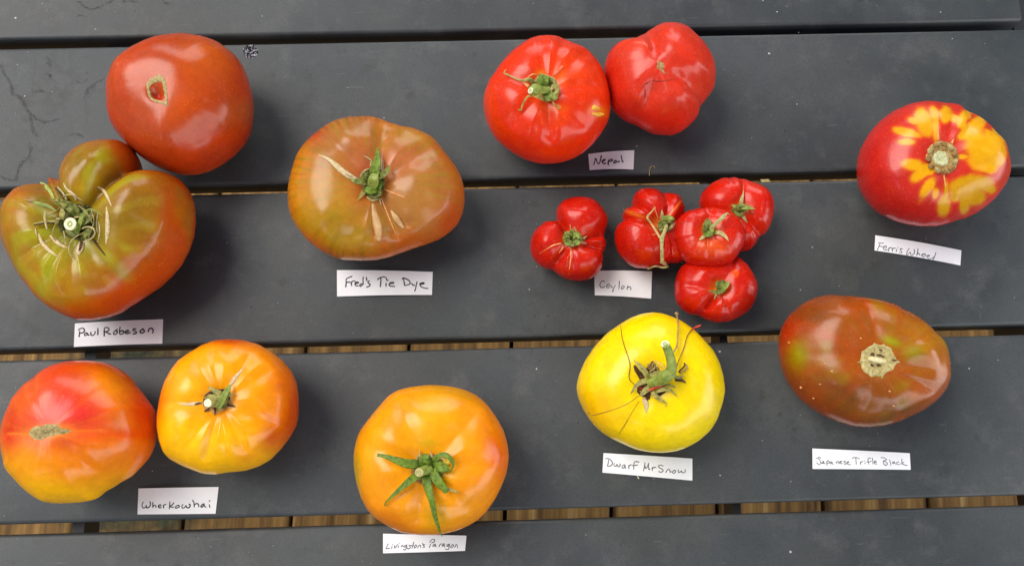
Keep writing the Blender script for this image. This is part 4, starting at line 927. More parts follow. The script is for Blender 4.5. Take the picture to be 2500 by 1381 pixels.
# ---- 12: yellow
z7 = lambda p: Z(1390, 740, 3.068, p)
T = tomato('bright yellow tomato with a thick bent green stalk and brown star calyx', z7([(620,66),(530,80),(450,110),(370,160),(280,225),(190,320),(120,420),(70,530),(52,620),(62,700),(100,790),(150,870),(200,930),(260,980),(330,1020),(420,1060),(500,1095),(600,1115),(700,1120),(800,1108),(880,1080),(970,1030),(1050,960),(1110,870),(1145,760),(1168,660),(1160,560),(1130,450),(1080,350),(1000,260),(920,185),(840,130),(760,95),(690,72)]),
  z7([(620,620)])[0], 0.064, dim=(0.004, 0.010), dim2=(0.0045, 0.028),
  creases=[z7([(330,1020)])[0]+(0.0014,0.16,1.1), z7([(150,870)])[0]+(0.001,0.16,1.1), z7([(880,160)])[0]+(0.001,0.2,1.1), z7([(1000,1010)])[0]+(0.001,0.2,1.1)], seed=12, color='#F8D600', lump=0.0007,
  layers=[('b',1460,1000,70,60,40,'#EEAE04',0.7),('g',1620,980,1740,1060,'#E2CE04',0.5),('q',0.88,1.03,'#F0D004',0.4),('b',1600,860,50,50,0,'#F6D200',0.5)], group=GRP_B)
zc = lambda p: Z(1520, 800, 6.905, p)
for poly, sd in [([(250,960),(330,930),(430,940),(500,1040),(480,1100),(470,1170),(425,1290),(385,1170),(300,1150),(240,1080)], 1), ([(180,640),(215,620),(270,690),(340,770),(390,860),(290,880),(250,800),(200,720)], 2), ([(370,700),(430,650),(500,550),(560,620),(625,700),(600,800),(480,850),(420,780)], 3), ([(600,1010),(720,1020),(740,1075),(650,1140),(570,1190),(520,1100)], 4)]:
    patch(T, 'dried_split', zc(poly), BROWN, lift=0.5, rough=0.25, rings=5, n=36, edge=0.0, seed=20+sd)
patch(T, 'calyx_base', zc([(430,780),(560,750),(700,790),(800,860),(740,930),(600,1010),(480,1020),(430,930)]), CBG, lift=1.6, rough=0.3, rings=5, n=40, seed=25)
for pts, mt in [([(450,860,3,1.0),(370,740,4,1.5),(280,630,3,1.0),(195,550,1.5,.2)], OLIVE), ([(450,880,3.5,1.2),(350,900,4.5,1.5),(250,950,3.5,1.1),(180,1040,2.5,.7),(130,1115,1.5,.15)], OLIVE),
                ([(480,980,3.5,1.2),(400,1040,4.5,1.6),(330,1110,3.5,1.0),(285,1150,2.5,.3)], OLIVE), ([(480,1060,3,.8),(550,1140,3.5,1.3),(620,1200,2.8,1.0),(700,1240,2,.5),(730,1280,1.5,.35),(715,1325,1,.15)], OLIVE),
                ([(560,1080,3,.8),(660,1040,4,1.2),(780,1035,3,.8),(850,1090,2.5,.5),(910,1155,1.5,.15)], OLIVE), ([(620,1000,3,.6),(740,955,3.2,.9),(840,980,2.5,.5),(900,1010,2,.15)], OLIVE),
                ([(720,700,2,1.0),(640,620,2,1.0),(560,570,1.5,.6),(510,555,1.2,.3)], m_plant('yellowed_sepal', '#C89A10', '#E0C040', 0.5, 600)),
                ([(780,810,4,.7),(880,820,4,1.0),(970,840,3,.7),(1010,810,3,.5),(1020,790,2.5,.4)], OLIVE), ([(880,870,2.5,.8),(980,880,2.5,.9),(1065,920,1.5,.3)], BROWN), ([(660,730,3,.6),(560,770,4,1.2),(440,800,3,.9)], OLIVE)]:
    sepal(T, zc(pts), mt)
for pts, mt in [([(940,745,1.5,.5),(1030,660,2,.45),(1050,610,2,.4),(1030,580,2,.2)], BROWN), ([(1040,590,2,.2),(1085,640,2,.4),(1055,710,1.5,.5),(960,760,1.2,.4)], FIBER),
                ([(500,700,1.5,.3),(440,610,2,.4),(420,620,2,.3),(430,660,2.4,.3),(520,730,1.5,.3)], FIBER), ([(560,750,1.5,.3),(500,640,2.4,.4),(520,600,2.4,.4),(570,700,1.5,.3)], FIBER), ([(600,720,1.5,.3),(560,640,2.2,.35),(590,660,2.4,.3)], TAN), ([(440,750,1.5,.3),(530,690,2.4,.4),(540,640,2,.3)], TAN),
                ([(440,1055,4.5,.7),(520,1010,5.5,.8),(600,985,5.5,.9),(700,930,5,.6),(750,910,4,.4)], REDT), ([(260,1000,1.5,.3),(330,1020,2,.4),(390,1040,1.5,.3)], REDT)]:
    strand(T, 'dry_sepal_strand', zc(pts), mt, flat=0.7, K=6)
for pts, mt, nm in [(z7([(385,165,.4,.15),(392,240,.4,.22),(412,320,.4,.22),(440,400,.4,.22),(455,470,.5,.22),(448,560,.6,.22),(490,615,1,.2)]), THREAD, 'dried_style'),
                (z7([(803,82,2,.45),(815,150,2.5,.42),(812,240,3,.45),(805,320,3.5,.5),(775,370,4,.5)]), FIBER, 'dried_style'), (z7([(795,85,2,.9),(803,79,2.2,1.1),(812,86,2,.9)]), FIBER, 'style_tip'),
                (z7([(803,472,3,.3),(830,400,1.5,.22),(862,320,1,.22),(880,250,1,.22),(912,200,1.5,.3)]), THREAD, 'dried_style'), (z7([(910,202,1.5,.3),(945,180,2.5,.6),(970,172,2.8,.6),(985,162,2.8,.3)]), REDT, 'style_tip')]:
    strand(T, nm, pts, mt, K=8)
for pts in [[(520,690,.1,.2),(440,750,.12,.22),(330,795,.12,.22),(210,830,.12,.3),(145,845,.03,.15)], [(520,735,.1,.2),(450,850,.12,.22),(390,950,.12,.25),(335,1018,.03,.15)], [(135,825,.1,.15),(150,818,.15,.3),(155,830,.1,.15)]]:
    crack(T, z7(pts), m_plant('thin_brown_line', '#9A7410', '#B08A20', 0.6), 'surface_line')
crack(T, zc([(360,1180,.1,1.2),(400,1300,.3,1.4),(395,1440,.02,.2)]), CRACK)
strand(T, 'stalk', zc([(455,935,3,2.6),(540,905,5,2.9),(640,870,7,3.1),(700,830,9,3.6),(770,790,11,3.4),(820,720,12,2.9),(825,620,14,2.6),(805,500,16,2.4),(770,390,18,2.3),(718,275,20,2.1)]), STEMG, K=16)
stem_cut(T, *zc([(715,266)])[0], 20.4, 2.2, axis=(-0.35, 0.45, 0.85))

# ---- 13: brown oval with green spot
z8 = lambda p: Z(1880, 700, 3.0, p)
T = tomato('dark brown-red oval tomato with a round cork scar and a green spot, lower right', z8([(520,55),(400,53),(310,80),(220,130),(140,200),(90,280),(60,370),(55,480),(75,590),(110,680),(160,760),(230,840),(310,900),(400,950),(500,990),(600,1020),(700,1028),(820,1020),(920,995),(1020,955),(1120,910),(1220,840),(1290,760),(1325,680),(1330,590),(1315,480),(1285,390),(1220,330),(1140,250),(1050,190),(960,150),(900,118),(800,92),(660,72)]),
  z8([(800,540)])[0], 0.062, dim=(0.004, 0.012), dim2=(0.004, 0.026),
  creases=[z8([(600,62)])[0]+(0.0024,0.12,1.1), z8([(1320,660)])[0]+(0.003,0.10,0.95), z8([(1180,280)])[0]+(0.0016,0.14,1.0), z8([(930,990)])[0]+(0.0016,0.12,1.0), z8([(1220,840)])[0]+(0.0018,0.09,1.0), z8([(600,1020)])[0]+(0.0014,0.12,1.0), z8([(60,500)])[0]+(0.001,0.14,1.0)],
  bumps=[(2260,850,30,0.0018),(2290,890,25,0.0018),(2040,850,45,0.001),(2200,970,25,0.0014),(2060,770,30,0.0014)], seed=13, color='#9A5010',
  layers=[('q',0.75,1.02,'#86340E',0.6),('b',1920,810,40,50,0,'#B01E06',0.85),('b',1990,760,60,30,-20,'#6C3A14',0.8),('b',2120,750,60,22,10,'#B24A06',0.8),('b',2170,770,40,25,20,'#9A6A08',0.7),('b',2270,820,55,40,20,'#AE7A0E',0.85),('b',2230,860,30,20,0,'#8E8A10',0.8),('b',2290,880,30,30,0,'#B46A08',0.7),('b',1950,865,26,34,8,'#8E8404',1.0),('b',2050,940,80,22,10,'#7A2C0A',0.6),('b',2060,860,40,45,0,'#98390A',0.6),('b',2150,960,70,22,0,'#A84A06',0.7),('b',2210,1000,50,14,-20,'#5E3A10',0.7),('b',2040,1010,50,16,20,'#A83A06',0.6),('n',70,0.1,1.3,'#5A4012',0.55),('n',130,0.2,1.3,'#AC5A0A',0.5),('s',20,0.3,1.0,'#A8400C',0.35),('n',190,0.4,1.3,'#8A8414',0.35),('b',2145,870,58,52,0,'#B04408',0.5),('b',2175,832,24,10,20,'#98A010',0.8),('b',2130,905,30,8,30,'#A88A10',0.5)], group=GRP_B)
zc = lambda p: Z(2070, 800, 9.206, p)
patch(T, 'stem_scar', zc([(200,770),(265,750),(280,690),(305,520),(360,500),(440,430),(560,370),(580,330),(640,350),(720,380),(790,370),(812,345),(830,390),(980,440),(1000,520),(1060,620),(1110,720),(1195,775),(1100,800),(1060,860),(1020,950),(900,990),(820,1050),(790,1100),(770,1170),(740,1100),(640,1080),(520,1120),(480,1070),(340,980),(300,880),(280,800)]), CORKP, lift=0.8, rough=0.22, rings=10, n=96, seed=15, ctr=zc([(680,740)])[0], prof=lambda s: 0.9 if s > 0.8 else (0.5 if s > 0.45 else 0.9))
strand(T, 'scar_ridge', zc([(460,690,1.2,.9),(560,700,1.9,1.5),(680,730,1.9,1.6),(800,750,1.7,1.3),(860,750,1.2,.6)]), m_plant('ridge_cream', '#CDBF86', '#EBE0B4', 0.8), flat=0.5)
for pts in [[(510,590,1.2,.5),(560,590,1.5,1.0),(600,600,1.3,.5)], [(640,600,1.2,.3),(740,620,1.4,.5),(820,650,1.2,.3)], [(510,830,1.2,.4),(550,835,1.4,.7),(580,830,1.2,.3)], [(650,850,1.2,.4),(690,835,1.4,.7),(740,850,1.2,.3)], [(980,720,1.0,.2),(1050,725,1.2,.5),(1100,715,1.0,.2)], [(700,490,1.1,.3),(740,500,1.2,.4),(780,525,1.0,.2)]]:
    strand(T, 'scar_hollow', zc(pts), BROWN, flat=0.3, K=8)
for x, y in [(225,737),(365,712),(317,815),(875,763),(452,618),(665,376),(905,870),(137,408),(400,560)]:
    q = z8([(x, y)])[0]; r_ = 0.8 if x == 225 else 0.4
    crack(T, [(q[0]-3, q[1]-1, .05, .15), (q[0], q[1], .3, r_), (q[0]+3, q[1]+1, .05, .15)], CRACKO, 'pale_speck')

# ---- 14: left bicolour with long scar
z9 = lambda p: Z(0, 820, 3.138, p)
T = tomato('big red and orange tomato with a long brown scar and pink blush, bottom left corner', z9([(620,185),(540,188),(460,200),(370,230),(280,290),(190,360),(100,450),(50,550),(10,650),(-5,750),(0,860),(20,960),(60,1050),(130,1120),(200,1190),(280,1245),(360,1280),(460,1283),(600,1275),(720,1255),(800,1205),(900,1135),(1000,1085),(1080,1010),(1150,930),(1195,830),(1208,740),(1200,640),(1185,550),(1130,480),(1060,390),(1000,310),(920,250),(820,205),(720,188)]),
  z9([(385,735)])[0], 0.070, dim=(0.001, 0.01), dim2=(0.0025, 0.026),
  creases=[z9([(1208,735)])[0]+(0.0022,0.14,1.2), z9([(0,745)])[0]+(0.0015,0.14,1.1), z9([(850,215)])[0]+(0.0012,0.2,1.1), z9([(950,1110)])[0]+(0.003,0.14,1.5)], bumps=[(285,985,50,0.0016),(290,1000,40,0.001),(180,930,60,0.001),(110,1150,50,0.001)], seed=14, color='#E26A08',
  layers=[('n',80,0.1,1.2,'#EE8E08',0.6),('g',170,1060,130,1200,'#F4B404',1.0),('b',200,895,170,45,-10,'#D83A08',0.75),('b',140,880,90,30,-35,'#D23408',0.5),('b',185,1000,135,78,10,'#DC2E24',0.95),('b',120,1040,90,50,0,'#DC3C34',0.8),('b',60,985,30,60,20,'#E05808',0.7),('b',25,1060,25,60,0,'#D02408',0.85),('b',300,1010,40,60,0,'#E07808',0.7),('b',270,940,60,35,30,'#F08C04',0.9),('b',350,1000,30,50,0,'#D4420A',0.75),('b',300,1060,80,18,0,'#DC3008',0.7),('b',180,1130,120,40,-10,'#E57A06',0.6),('b',250,1120,90,45,-30,'#E87E04',0.6),('b',60,1140,40,40,30,'#E89008',0.6),
  ('s',26,0.2,0.75,'#E8700C',0.22),('b',120,1054,52,17,-4,'#F0A028',0.8),('l',[(180,1052),(250,1048)],2.2,'#EC7A1C',0.5),('l',[(70,1058),(20,1058)],3,'#F08A1C',0.6),('l',[(120,1080),(122,1130)],2.5,'#EE8A30',0.5),('l',[(100,1080),(95,1125)],2.5,'#EE8A30',0.5),('l',[(85,1075),(60,1110)],2.5,'#EE8A30',0.5)], group=GRP_B)
patch(T, 'stem_scar', z9([(212,742),(232,715),(240,700),(280,682),(310,688),(350,672),(400,670),(450,675),(462,695),(500,710),(530,708),(556,728),(525,742),(470,752),(430,750),(415,765),(360,772),(330,790),(270,797),(245,780),(225,765)]), TAN, lift=0.5, rough=0.25, rings=6, n=80, seed=16)

# ---- 15: orange with nested calyx
z10 = lambda p: Z(360, 810, 3.07, p)
T = tomato('golden orange ribbed tomato with a sunken nest of olive sepals, beside the scarred bicolour one', z10([(620,52),(520,58),(430,85),(340,135),(240,200),(180,270),(130,360),(100,450),(80,540),(65,640),(68,740),(90,840),(130,920),(180,965),(270,1010),(350,1040),(430,1065),(520,1068),(620,1050),(730,1040),(830,1010),(920,960),(1000,880),(1070,790),(1120,700),(1135,600),(1135,480),(1120,380),(1080,290),(1000,200),(920,140),(830,90),(720,60)]),
  z10([(535,530)])[0], 0.066, dim=(0.006, 0.009), dim2=(0.006, 0.026),
  creases=[z10([(470,1067)])[0]+(0.0028,0.07,1.0), z10([(840,1005)])[0]+(0.0026,0.08,1.0), z10([(1110,750)])[0]+(0.003,0.10,1.1), z10([(280,1012)])[0]+(0.002,0.10,0.95), z10([(75,560)])[0]+(0.0022,0.10,1.0), z10([(880,115)])[0]+(0.0022,0.10,1.0), z10([(370,115)])[0]+(0.0022,0.12,1.0), z10([(540,55)])[0]+(0.0014,0.08,1.0), z10([(1060,260)])[0]+(0.0018,0.10,1.0), z10([(680,1045)])[0]+(0.0010,0.06,1.0)], seed=15, color='#FA9E02', sm=1.6,
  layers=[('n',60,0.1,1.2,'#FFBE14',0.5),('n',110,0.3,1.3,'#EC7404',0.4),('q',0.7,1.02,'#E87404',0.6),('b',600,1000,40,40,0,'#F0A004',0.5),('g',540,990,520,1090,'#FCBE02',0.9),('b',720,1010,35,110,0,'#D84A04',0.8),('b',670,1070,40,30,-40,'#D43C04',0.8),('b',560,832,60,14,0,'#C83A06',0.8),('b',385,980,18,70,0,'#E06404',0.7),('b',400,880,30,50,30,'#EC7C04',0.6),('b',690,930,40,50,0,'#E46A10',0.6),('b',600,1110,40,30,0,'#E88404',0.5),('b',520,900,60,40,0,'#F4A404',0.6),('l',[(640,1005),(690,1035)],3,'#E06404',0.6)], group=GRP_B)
zc = lambda p: Z(470, 920, 11.51, p)
patch(T, 'scar_rim', zc([(260,640),(310,500),(430,390),(480,300),(640,330),(880,300),(1060,250),(1110,400),(1160,560),(1190,760),(1300,850),(1050,930),(900,960),(760,1010),(620,1090),(460,980),(320,980),(270,860),(250,760)]), m_plant('rim_tan', '#B07A34', '#D8A860', 0.75, 600), lift=0.35, rough=0.15, rings=5, n=72, seed=17)
patch(T, 'calyx_base', zc([(300,640),(340,510),(470,400),(660,350),(880,330),(1020,330),(1060,480),(1060,650),(1040,780),(900,860),(760,880),(600,890),(420,850),(310,790)]), BROWN, lift=0.8, rough=0.25, rings=6, n=56, edge=0.3, seed=18)
strand(T, 'stalk', zc([(620,700,2,2.6),(540,710,3.5,2.6),(440,725,5.5,2.3)]), OLIVE, K=14)
stem_cut(T, *zc([(425,728)])[0], 5.9, 2.2, axis=(-0.2, -0.15, 1), pith=False)
for pts, mt in [([(690,870,2.5,1.7),(760,760,4,1.9),(860,600,5,1.8),(940,440,4.5,1.5),(1040,270,3,1.0),(1070,215,2,.3)], STEMG), ([(880,500,3.5,1.5),(760,450,4,1.5),(640,390,3.5,1.3),(530,330,3,.8),(455,265,2,.3)], OLIVE),
                ([(800,600,4,1.0),(650,580,4.5,1.3),(500,545,4,1.2),(400,570,3.5,.7),(335,590,2.5,.2)], OLIVE), ([(820,740,3.5,1.3),(920,600,4.5,1.4),(1020,500,3.5,.9),(1120,475,2.5,.5),(1210,500,1.5,.15)], OLIVE),
                ([(800,850,2.5,1.2),(860,780,3,1.5),(920,690,3,1.0)], STEMG), ([(620,580,3,.8),(640,510,4,1.3),(650,470,3.5,.8)], STEMG), ([(660,560,4,.3),(760,550,5,.5),(840,530,4.5,.4)], CORKP), ([(900,740,3,.9),(960,680,3,1.1),(1000,620,2.5,.5)], OLIVE), ([(560,600,3,.8),(620,660,3,1.2),(700,720,3,.8)], STEMG)]:
    sepal(T, zc(pts), mt)
crack(T, z10([(612,408,.3,.5),(640,365,.4,1.1),(680,315,.35,.9),(725,262,.05,.25)]))
crack(T, z10([(405,530,.3,.6),(330,538,.4,1.0),(245,546,.05,.2)]))
strand(T, 'crack_groove', z10([(400,530,.6,.35),(370,537,.65,.5),(335,540,.6,.15)]), BROWN, flat=0.3)
for pts in [[(600,860),(640,920),(620,1070)], [(470,880),(400,930),(320,975)], [(980,800),(1100,800),(1200,830)]]:
    strand(T, 'rim_split', zc([(p[0], p[1], .6, w) for p, w in zip(pts, (.5, .6, .2))]), BROWN, flat=0.3, K=6)

# ---- 16: orange with long green sepals, bottom centre
z11 = lambda p: Z(840, 920, 3.14, p)
T = tomato('orange tomato with long straight bright green sepals, bottom centre over a paper slip', z11([(640,60),(520,72),(420,95),(340,140),(260,230),(180,330),(120,410),(90,490),(72,590),(75,700),(95,820),(130,930),(180,1020),(250,1090),(350,1150),(450,1195),(580,1210),(720,1208),(850,1180),(950,1140),(1030,1090),(1100,1020),(1160,930),(1210,830),(1245,740),(1265,620),(1255,520),(1225,410),(1170,310),(1100,210),(1020,140),(930,95),(820,70),(720,60)]),
  z11([(640,700)])[0], 0.068, dim=(0.005, 0.010), dim2=(0.006, 0.028),
  creases=[z11([(400,105)])[0]+(0.0026,0.14,1.1), z11([(1080,190)])[0]+(0.0028,0.12,1.1), z11([(1262,600)])[0]+(0.0024,0.14,1.1), z11([(560,1210)])[0]+(0.0035,0.10,1.4), z11([(160,980)])[0]+(0.0018,0.16,1.1), z11([(100,470)])[0]+(0.0022,0.14,1.1), z11([(1040,1080)])[0]+(0.0024,0.14,1.1)], seed=16, color='#F0980A',
  layers=[('n',55,0.1,1.2,'#F6BC20',0.55),('n',95,0.3,1.3,'#E8760A',0.35),('q',0.72,1.03,'#E4820A',0.5),('b',1030,1000,70,85,0,'#F4AE0A',0.8),('b',920,1060,30,90,20,'#E8A40A',0.8),('b',868,1160,14,60,0,'#B8A010',0.8),('b',985,1000,40,70,20,'#E88208',0.5),('b',1215,1120,35,80,-10,'#DC5C06',0.85),('b',1160,1180,50,50,0,'#E47C08',0.5),('b',1110,955,70,22,10,'#C8940A',0.7),('b',1065,1260,35,35,0,'#C89A08',0.8),('b',1140,1230,30,50,20,'#D88E08',0.6),('b',960,1270,60,22,30,'#D8700C',0.6),('b',1045,1080,30,16,0,'#C8A00C',0.7),('b',1090,1150,20,25,0,'#E0A808',0.7)], group=GRP_B)
zc = lambda p: Z(900, 1080, 5.754, p)
patch(T, 'scar_rim', zc([(570,370),(620,270),(700,190),(790,150),(900,140),(1040,170),(1080,300),(1060,420),(1040,530),(960,560),(900,600),(780,620),(700,590),(620,500),(575,450)]), m_plant('rim_brown', '#8A5420', '#C08A4C', 0.75, 600), lift=0.3, rough=0.12, rings=5, n=56, seed=19)
patch(T, 'calyx_base', zc([(640,400),(660,300),(720,220),(800,170),(900,180),(980,200),(1080,330),(1050,430),(960,440),(880,500),(760,520),(680,470)]), GREEN_B, lift=1.8, rough=0.15, rings=6, n=56, edge=0.6, seed=21)
for pts, mt in [([(730,300,3,2.0),(640,300,5,2.4),(520,290,6.5,2.3),(400,250,7.5,1.8),(260,200,7,1.2),(125,172,6,.8)], GREEN_B), ([(700,450,3,2.2),(610,510,4,2.0),(520,580,4,1.6),(420,670,3.5,1.2),(310,770,2.8,.7),(245,830,2,.4),(230,880,1.5,.3),(262,862,1.5,.15)], GREEN_B),
                ([(810,460,3,2.4),(825,560,4,2.4),(860,700,4.5,2.0),(900,850,4.5,1.6),(930,1000,4,1.3),(970,1140,3.5,.9),(1030,1312,3,.15)], GREEN_B), ([(900,380,3,2.4),(940,480,4.5,2.5),(1010,580,4.5,2.2),(1070,650,4,1.6),(1085,705,3,.9)], GREEN_B), ([(1080,680,3,.9),(1120,650,3.2,.8),(1180,668,3,.7),(1248,688,2.5,.5)], OLIVE),
                ([(920,260,3,1.6),(1000,175,4.5,1.3),(1090,175,5,1.3),(1160,230,4.5,1.1),(1190,300,4,.8),(1170,370,3,.4),(1150,440,2,.15)], GREEN_B), ([(800,330,3,2.2),(780,250,4.5,2.8),(790,190,4.5,2.0),(790,160,3.5,.8)], GREEN_B), ([(930,350,3,2.0),(1010,340,4.5,2.6),(1090,370,4,1.8),(1110,400,3,.8)], GREEN_B),
                ([(870,130,1.5,.3),(890,190,2.5,.6),(930,260,2.5,.6)], TAN), ([(715,110,.8,.15),(715,170,1.5,.6),(650,245,1,.5)], TAN), ([(970,185,4,.3),(1040,220,4.5,.35),(1080,235,4.5,.2)], CORKP)]:
    sepal(T, zc(pts), mt)
strand(T, 'stalk', zc([(850,390,2.5,3.0),(800,385,4.5,2.6),(750,400,7,2.3),(712,415,9.5,2.3)]), STEMG, K=14)
stem_cut(T, *zc([(708,418)])[0], 9.9, 2.3, mat=CORKP, axis=(-0.3, -0.15, 1))
patch(T, 'sepal_swelling', zc([(1040,230),(1100,218),(1150,250),(1140,300),(1090,320),(1045,290)]), m_plant('yellow_swelling', '#C8A010', '#DCC040', 0.5), lift=3.0, rough=0.03, rings=4, n=24, edge=1.0, seed=22)

# ------------------------------------------------------------------ paper slips
def slip(label, corners, strokes, zoom, ink, hw, arch=0.0014, along='x', lift=0.0):
    C4 = [np.array(p[:2]) for p in zoom(corners)]       # TL TR BR BL
    zb = TZ + 0.0004
    W4 = [at(c[0], c[1], zb) for c in C4]
    def zf(u, v):
        return zb + arch*math.sin(math.pi*u)**1.0 + lift*v
    def P(u, v):
        q = (W4[0]*(1-u)+W4[1]*u)*(1-v) + (W4[3]*(1-u)+W4[2]*u)*v
        return np.array([q[0], q[1], zf(u, v)])
    NU, NV = 24, 6; V = []; F = []
    for side in (0, 1):
        for j in range(NV+1):
            for i in range(NU+1):
                p = P(i/NU, j/NV); p[2] -= 0.00016*side; V.append(p)
    o = (NU+1)*(NV+1); idx = lambda i, j, s: s*o+j*(NU+1)+i
    for j in range(NV):
        for i in range(NU):
            F.append((idx(i,j,0), idx(i,j+1,0), idx(i+1,j+1,0), idx(i+1,j,0)))
            F.append((idx(i,j,1), idx(i+1,j,1), idx(i+1,j+1,1), idx(i,j+1,1)))
    for i in range(NU):
        F.append((idx(i,0,0), idx(i+1,0,0), idx(i+1,0,1), idx(i,0,1))); F.append((idx(i+1,NV,0), idx(i,NV,0), idx(i,NV,1), idx(i+1,NV,1)))
    for j in range(NV):
        F.append((idx(0,j+1,0), idx(0,j,0), idx(0,j,1), idx(0,j+1,1))); F.append((idx(NU,j,0), idx(NU,j+1,0), idx(NU,j+1,1), idx(NU,j,1)))
    c = sum(W4)/4
    root = thing('paper_slip', label, 'paper slip', (c[0], c[1], TZ), 'handwritten white paper slips')
    mesh_obj('paper', V, F, PAPER, root, smooth=False)
    # the handwriting: ink strokes following the paper
    ux = (W4[1]-W4[0]); L2 = ux @ ux
    V = []; F = []
    r2 = np.random.default_rng(int(abs(c[0])*1e5) % 1000)
    for st in strokes:
        pts = [np.array(p[:2]) for p in zoom(st)]
        A = catmull(pts, 4) if len(pts) > 2 else np.array([pts[0]*(1-t)+pts[1]*t for t in np.linspace(0, 1, 5)])
        A = np.concatenate([[A[0]-(A[1]-A[0])/(np.linalg.norm(A[1]-A[0])+1e-6)*0.6], A, [A[-1]+(A[-1]-A[-2])/(np.linalg.norm(A[-1]-A[-2])+1e-6)*0.6]])
        Q = []
        for a in A:
            w = at(a[0], a[1], zb); u = float(np.clip((w-W4[0]) @ ux/L2, 0, 1)); w = at(a[0], a[1], zf(u, 0.5)+0.00005); Q.append(w)
        n = len(Q); hws = hw*0.001*(1+0.12*np.sin(np.linspace(0, 5, n)+r2.uniform(0, 6))); hws[0] *= 0.45; hws[-1] *= 0.4
        v, f = sweep_data(np.array(Q), [np.array([0, 0, 1.0])]*n, hws, [0.00003]*n, K=6)
        b0 = len(V); V += v; F += [tuple(b0+i for i in q) for q in f]
    mesh_obj('handwriting', V, F, ink, root)
    return root
zz = lambda x0, y0, s: (lambda p: Z(x0, y0, s, p))
slip('small white paper slip with five bold letters, beneath the pair of red tomatoes', [(200,380),(2205,215),(2172,1050),(260,1075)], [
 [(440,850),(480,740),(520,560),(560,640),(600,760),(650,810),(700,750),(745,600),(770,440)], [(780,690),(860,690),(940,640),(930,610),(860,620),(810,690),(830,760),(900,800),(965,770)],
 [(1075,860),(1070,750),(1090,650)], [(1090,660),(1150,620),(1230,605),(1250,650),(1190,690),(1110,690)], [(1430,700),(1400,665),(1350,680),(1310,740),(1340,775),(1400,740),(1430,700),(1480,735),(1530,710),(1560,675)], [(1640,440),(1650,560),(1680,660),(1715,740)]], zz(1425,355,17.857), INK_D, 0.40)
slip('slanting white paper slip with thin grey writing, under the yellow-petalled tomato', [(125,95),(2315,480),(2290,862),(105,480)], [
 [(205,295),(340,298)], [(240,325),(210,400),(175,470)], [(215,375),(315,382)], [(330,400),(400,410),(410,375),(370,365),(325,410),(340,450),(380,470),(430,460)], [(480,410),(465,450),(458,500)], [(475,440),(500,410),(550,412)],
 [(575,425),(555,460),(562,510)], [(565,460),(590,425),(640,425)], [(675,450),(655,515)], [(695,395),(702,412)], [(820,440),(765,435),(760,470),(800,510),(780,545),(725,520)], [(990,430),(940,500),(920,590),(970,570),(1015,520),(1030,590),(1060,605),(1110,560),(1125,510),(1110,450)],
 [(1215,440),(1200,520),(1175,620)], [(1190,580),(1225,550),(1250,590),(1265,615)], [(1300,590),(1390,610),(1400,575),(1350,565),(1305,600),(1320,640),(1380,650)], [(1420,620),(1500,625),(1490,600),(1440,620),(1450,665),(1510,690),(1590,670),(1640,620)], [(1665,535),(1640,620),(1610,690),(1570,740)]], zz(2125,565,10.417), INK_L, 0.24)
slip('white paper slip with bold three-word writing, below the streaked broad tomato', [(75,92),(2415,135),(2395,695),(78,735)], [
 [(295,315),(360,275),(445,245)], [(300,330),(300,420),(290,505)], [(300,395),(360,385),(400,385)], [(420,385),(425,430),(440,475)], [(425,420),(450,370),(490,355),(530,375)], [(525,420),(600,405),(590,385),(540,390),(515,430),(540,470),(600,475)],
 [(690,420),(640,450),(640,485),(680,475),(700,440)], [(720,260),(712,350),(720,440)], [(795,265),(805,350)], [(875,350),(835,370),(840,400),(880,440),(870,480),(795,510)], [(1065,325),(1120,285),(1230,255),(1280,290),(1290,340)], [(1150,280),(1145,400),(1135,500)],
 [(1275,410),(1275,490)], [(1295,338),(1328,345)], [(1350,425),(1450,415),(1455,390),(1390,395),(1350,440),(1380,480),(1490,490)], [(1670,310),(1700,285),(1800,320),(1860,380),(1840,440),(1730,470)], [(1700,300),(1715,380),(1730,470)],
 [(1885,425),(1915,425),(1930,460),(1980,460)], [(2030,375),(2010,470),(1990,560),(1970,605)], [(2110,440),(2200,420),(2190,400),(2120,410),(2100,450),(2140,500),(2220,530),(2300,540)]], zz(815,650,10), INK_D, 0.36)
slip('plain square-cut white paper slip with thin six-letter writing, tucked beside the lone small lobed tomato', [(165,88),(2372,110),(2340,1150),(190,1020)], [
 [(555,520),(530,475),(480,470),(410,540),(385,620),(400,690),(450,735),(575,700)], [(640,650),(740,655),(765,615),(710,595),(650,640),(640,700),(690,740),(755,710)], [(800,650),(840,730),(880,720)], [(975,640),(920,740),(880,830),(865,880),(902,858)],
 [(1130,480),(1120,600),(1120,700),(1105,780)], [(1260,665),(1215,720),(1210,775),(1250,780),(1310,720),(1310,680),(1255,665)], [(1450,660),(1440,730),(1415,800)], [(1430,760),(1480,700),(1550,720),(1570,770),(1550,820)]], zz(1440,655,15.625), INK_D, 0.23, arch=0.0012)
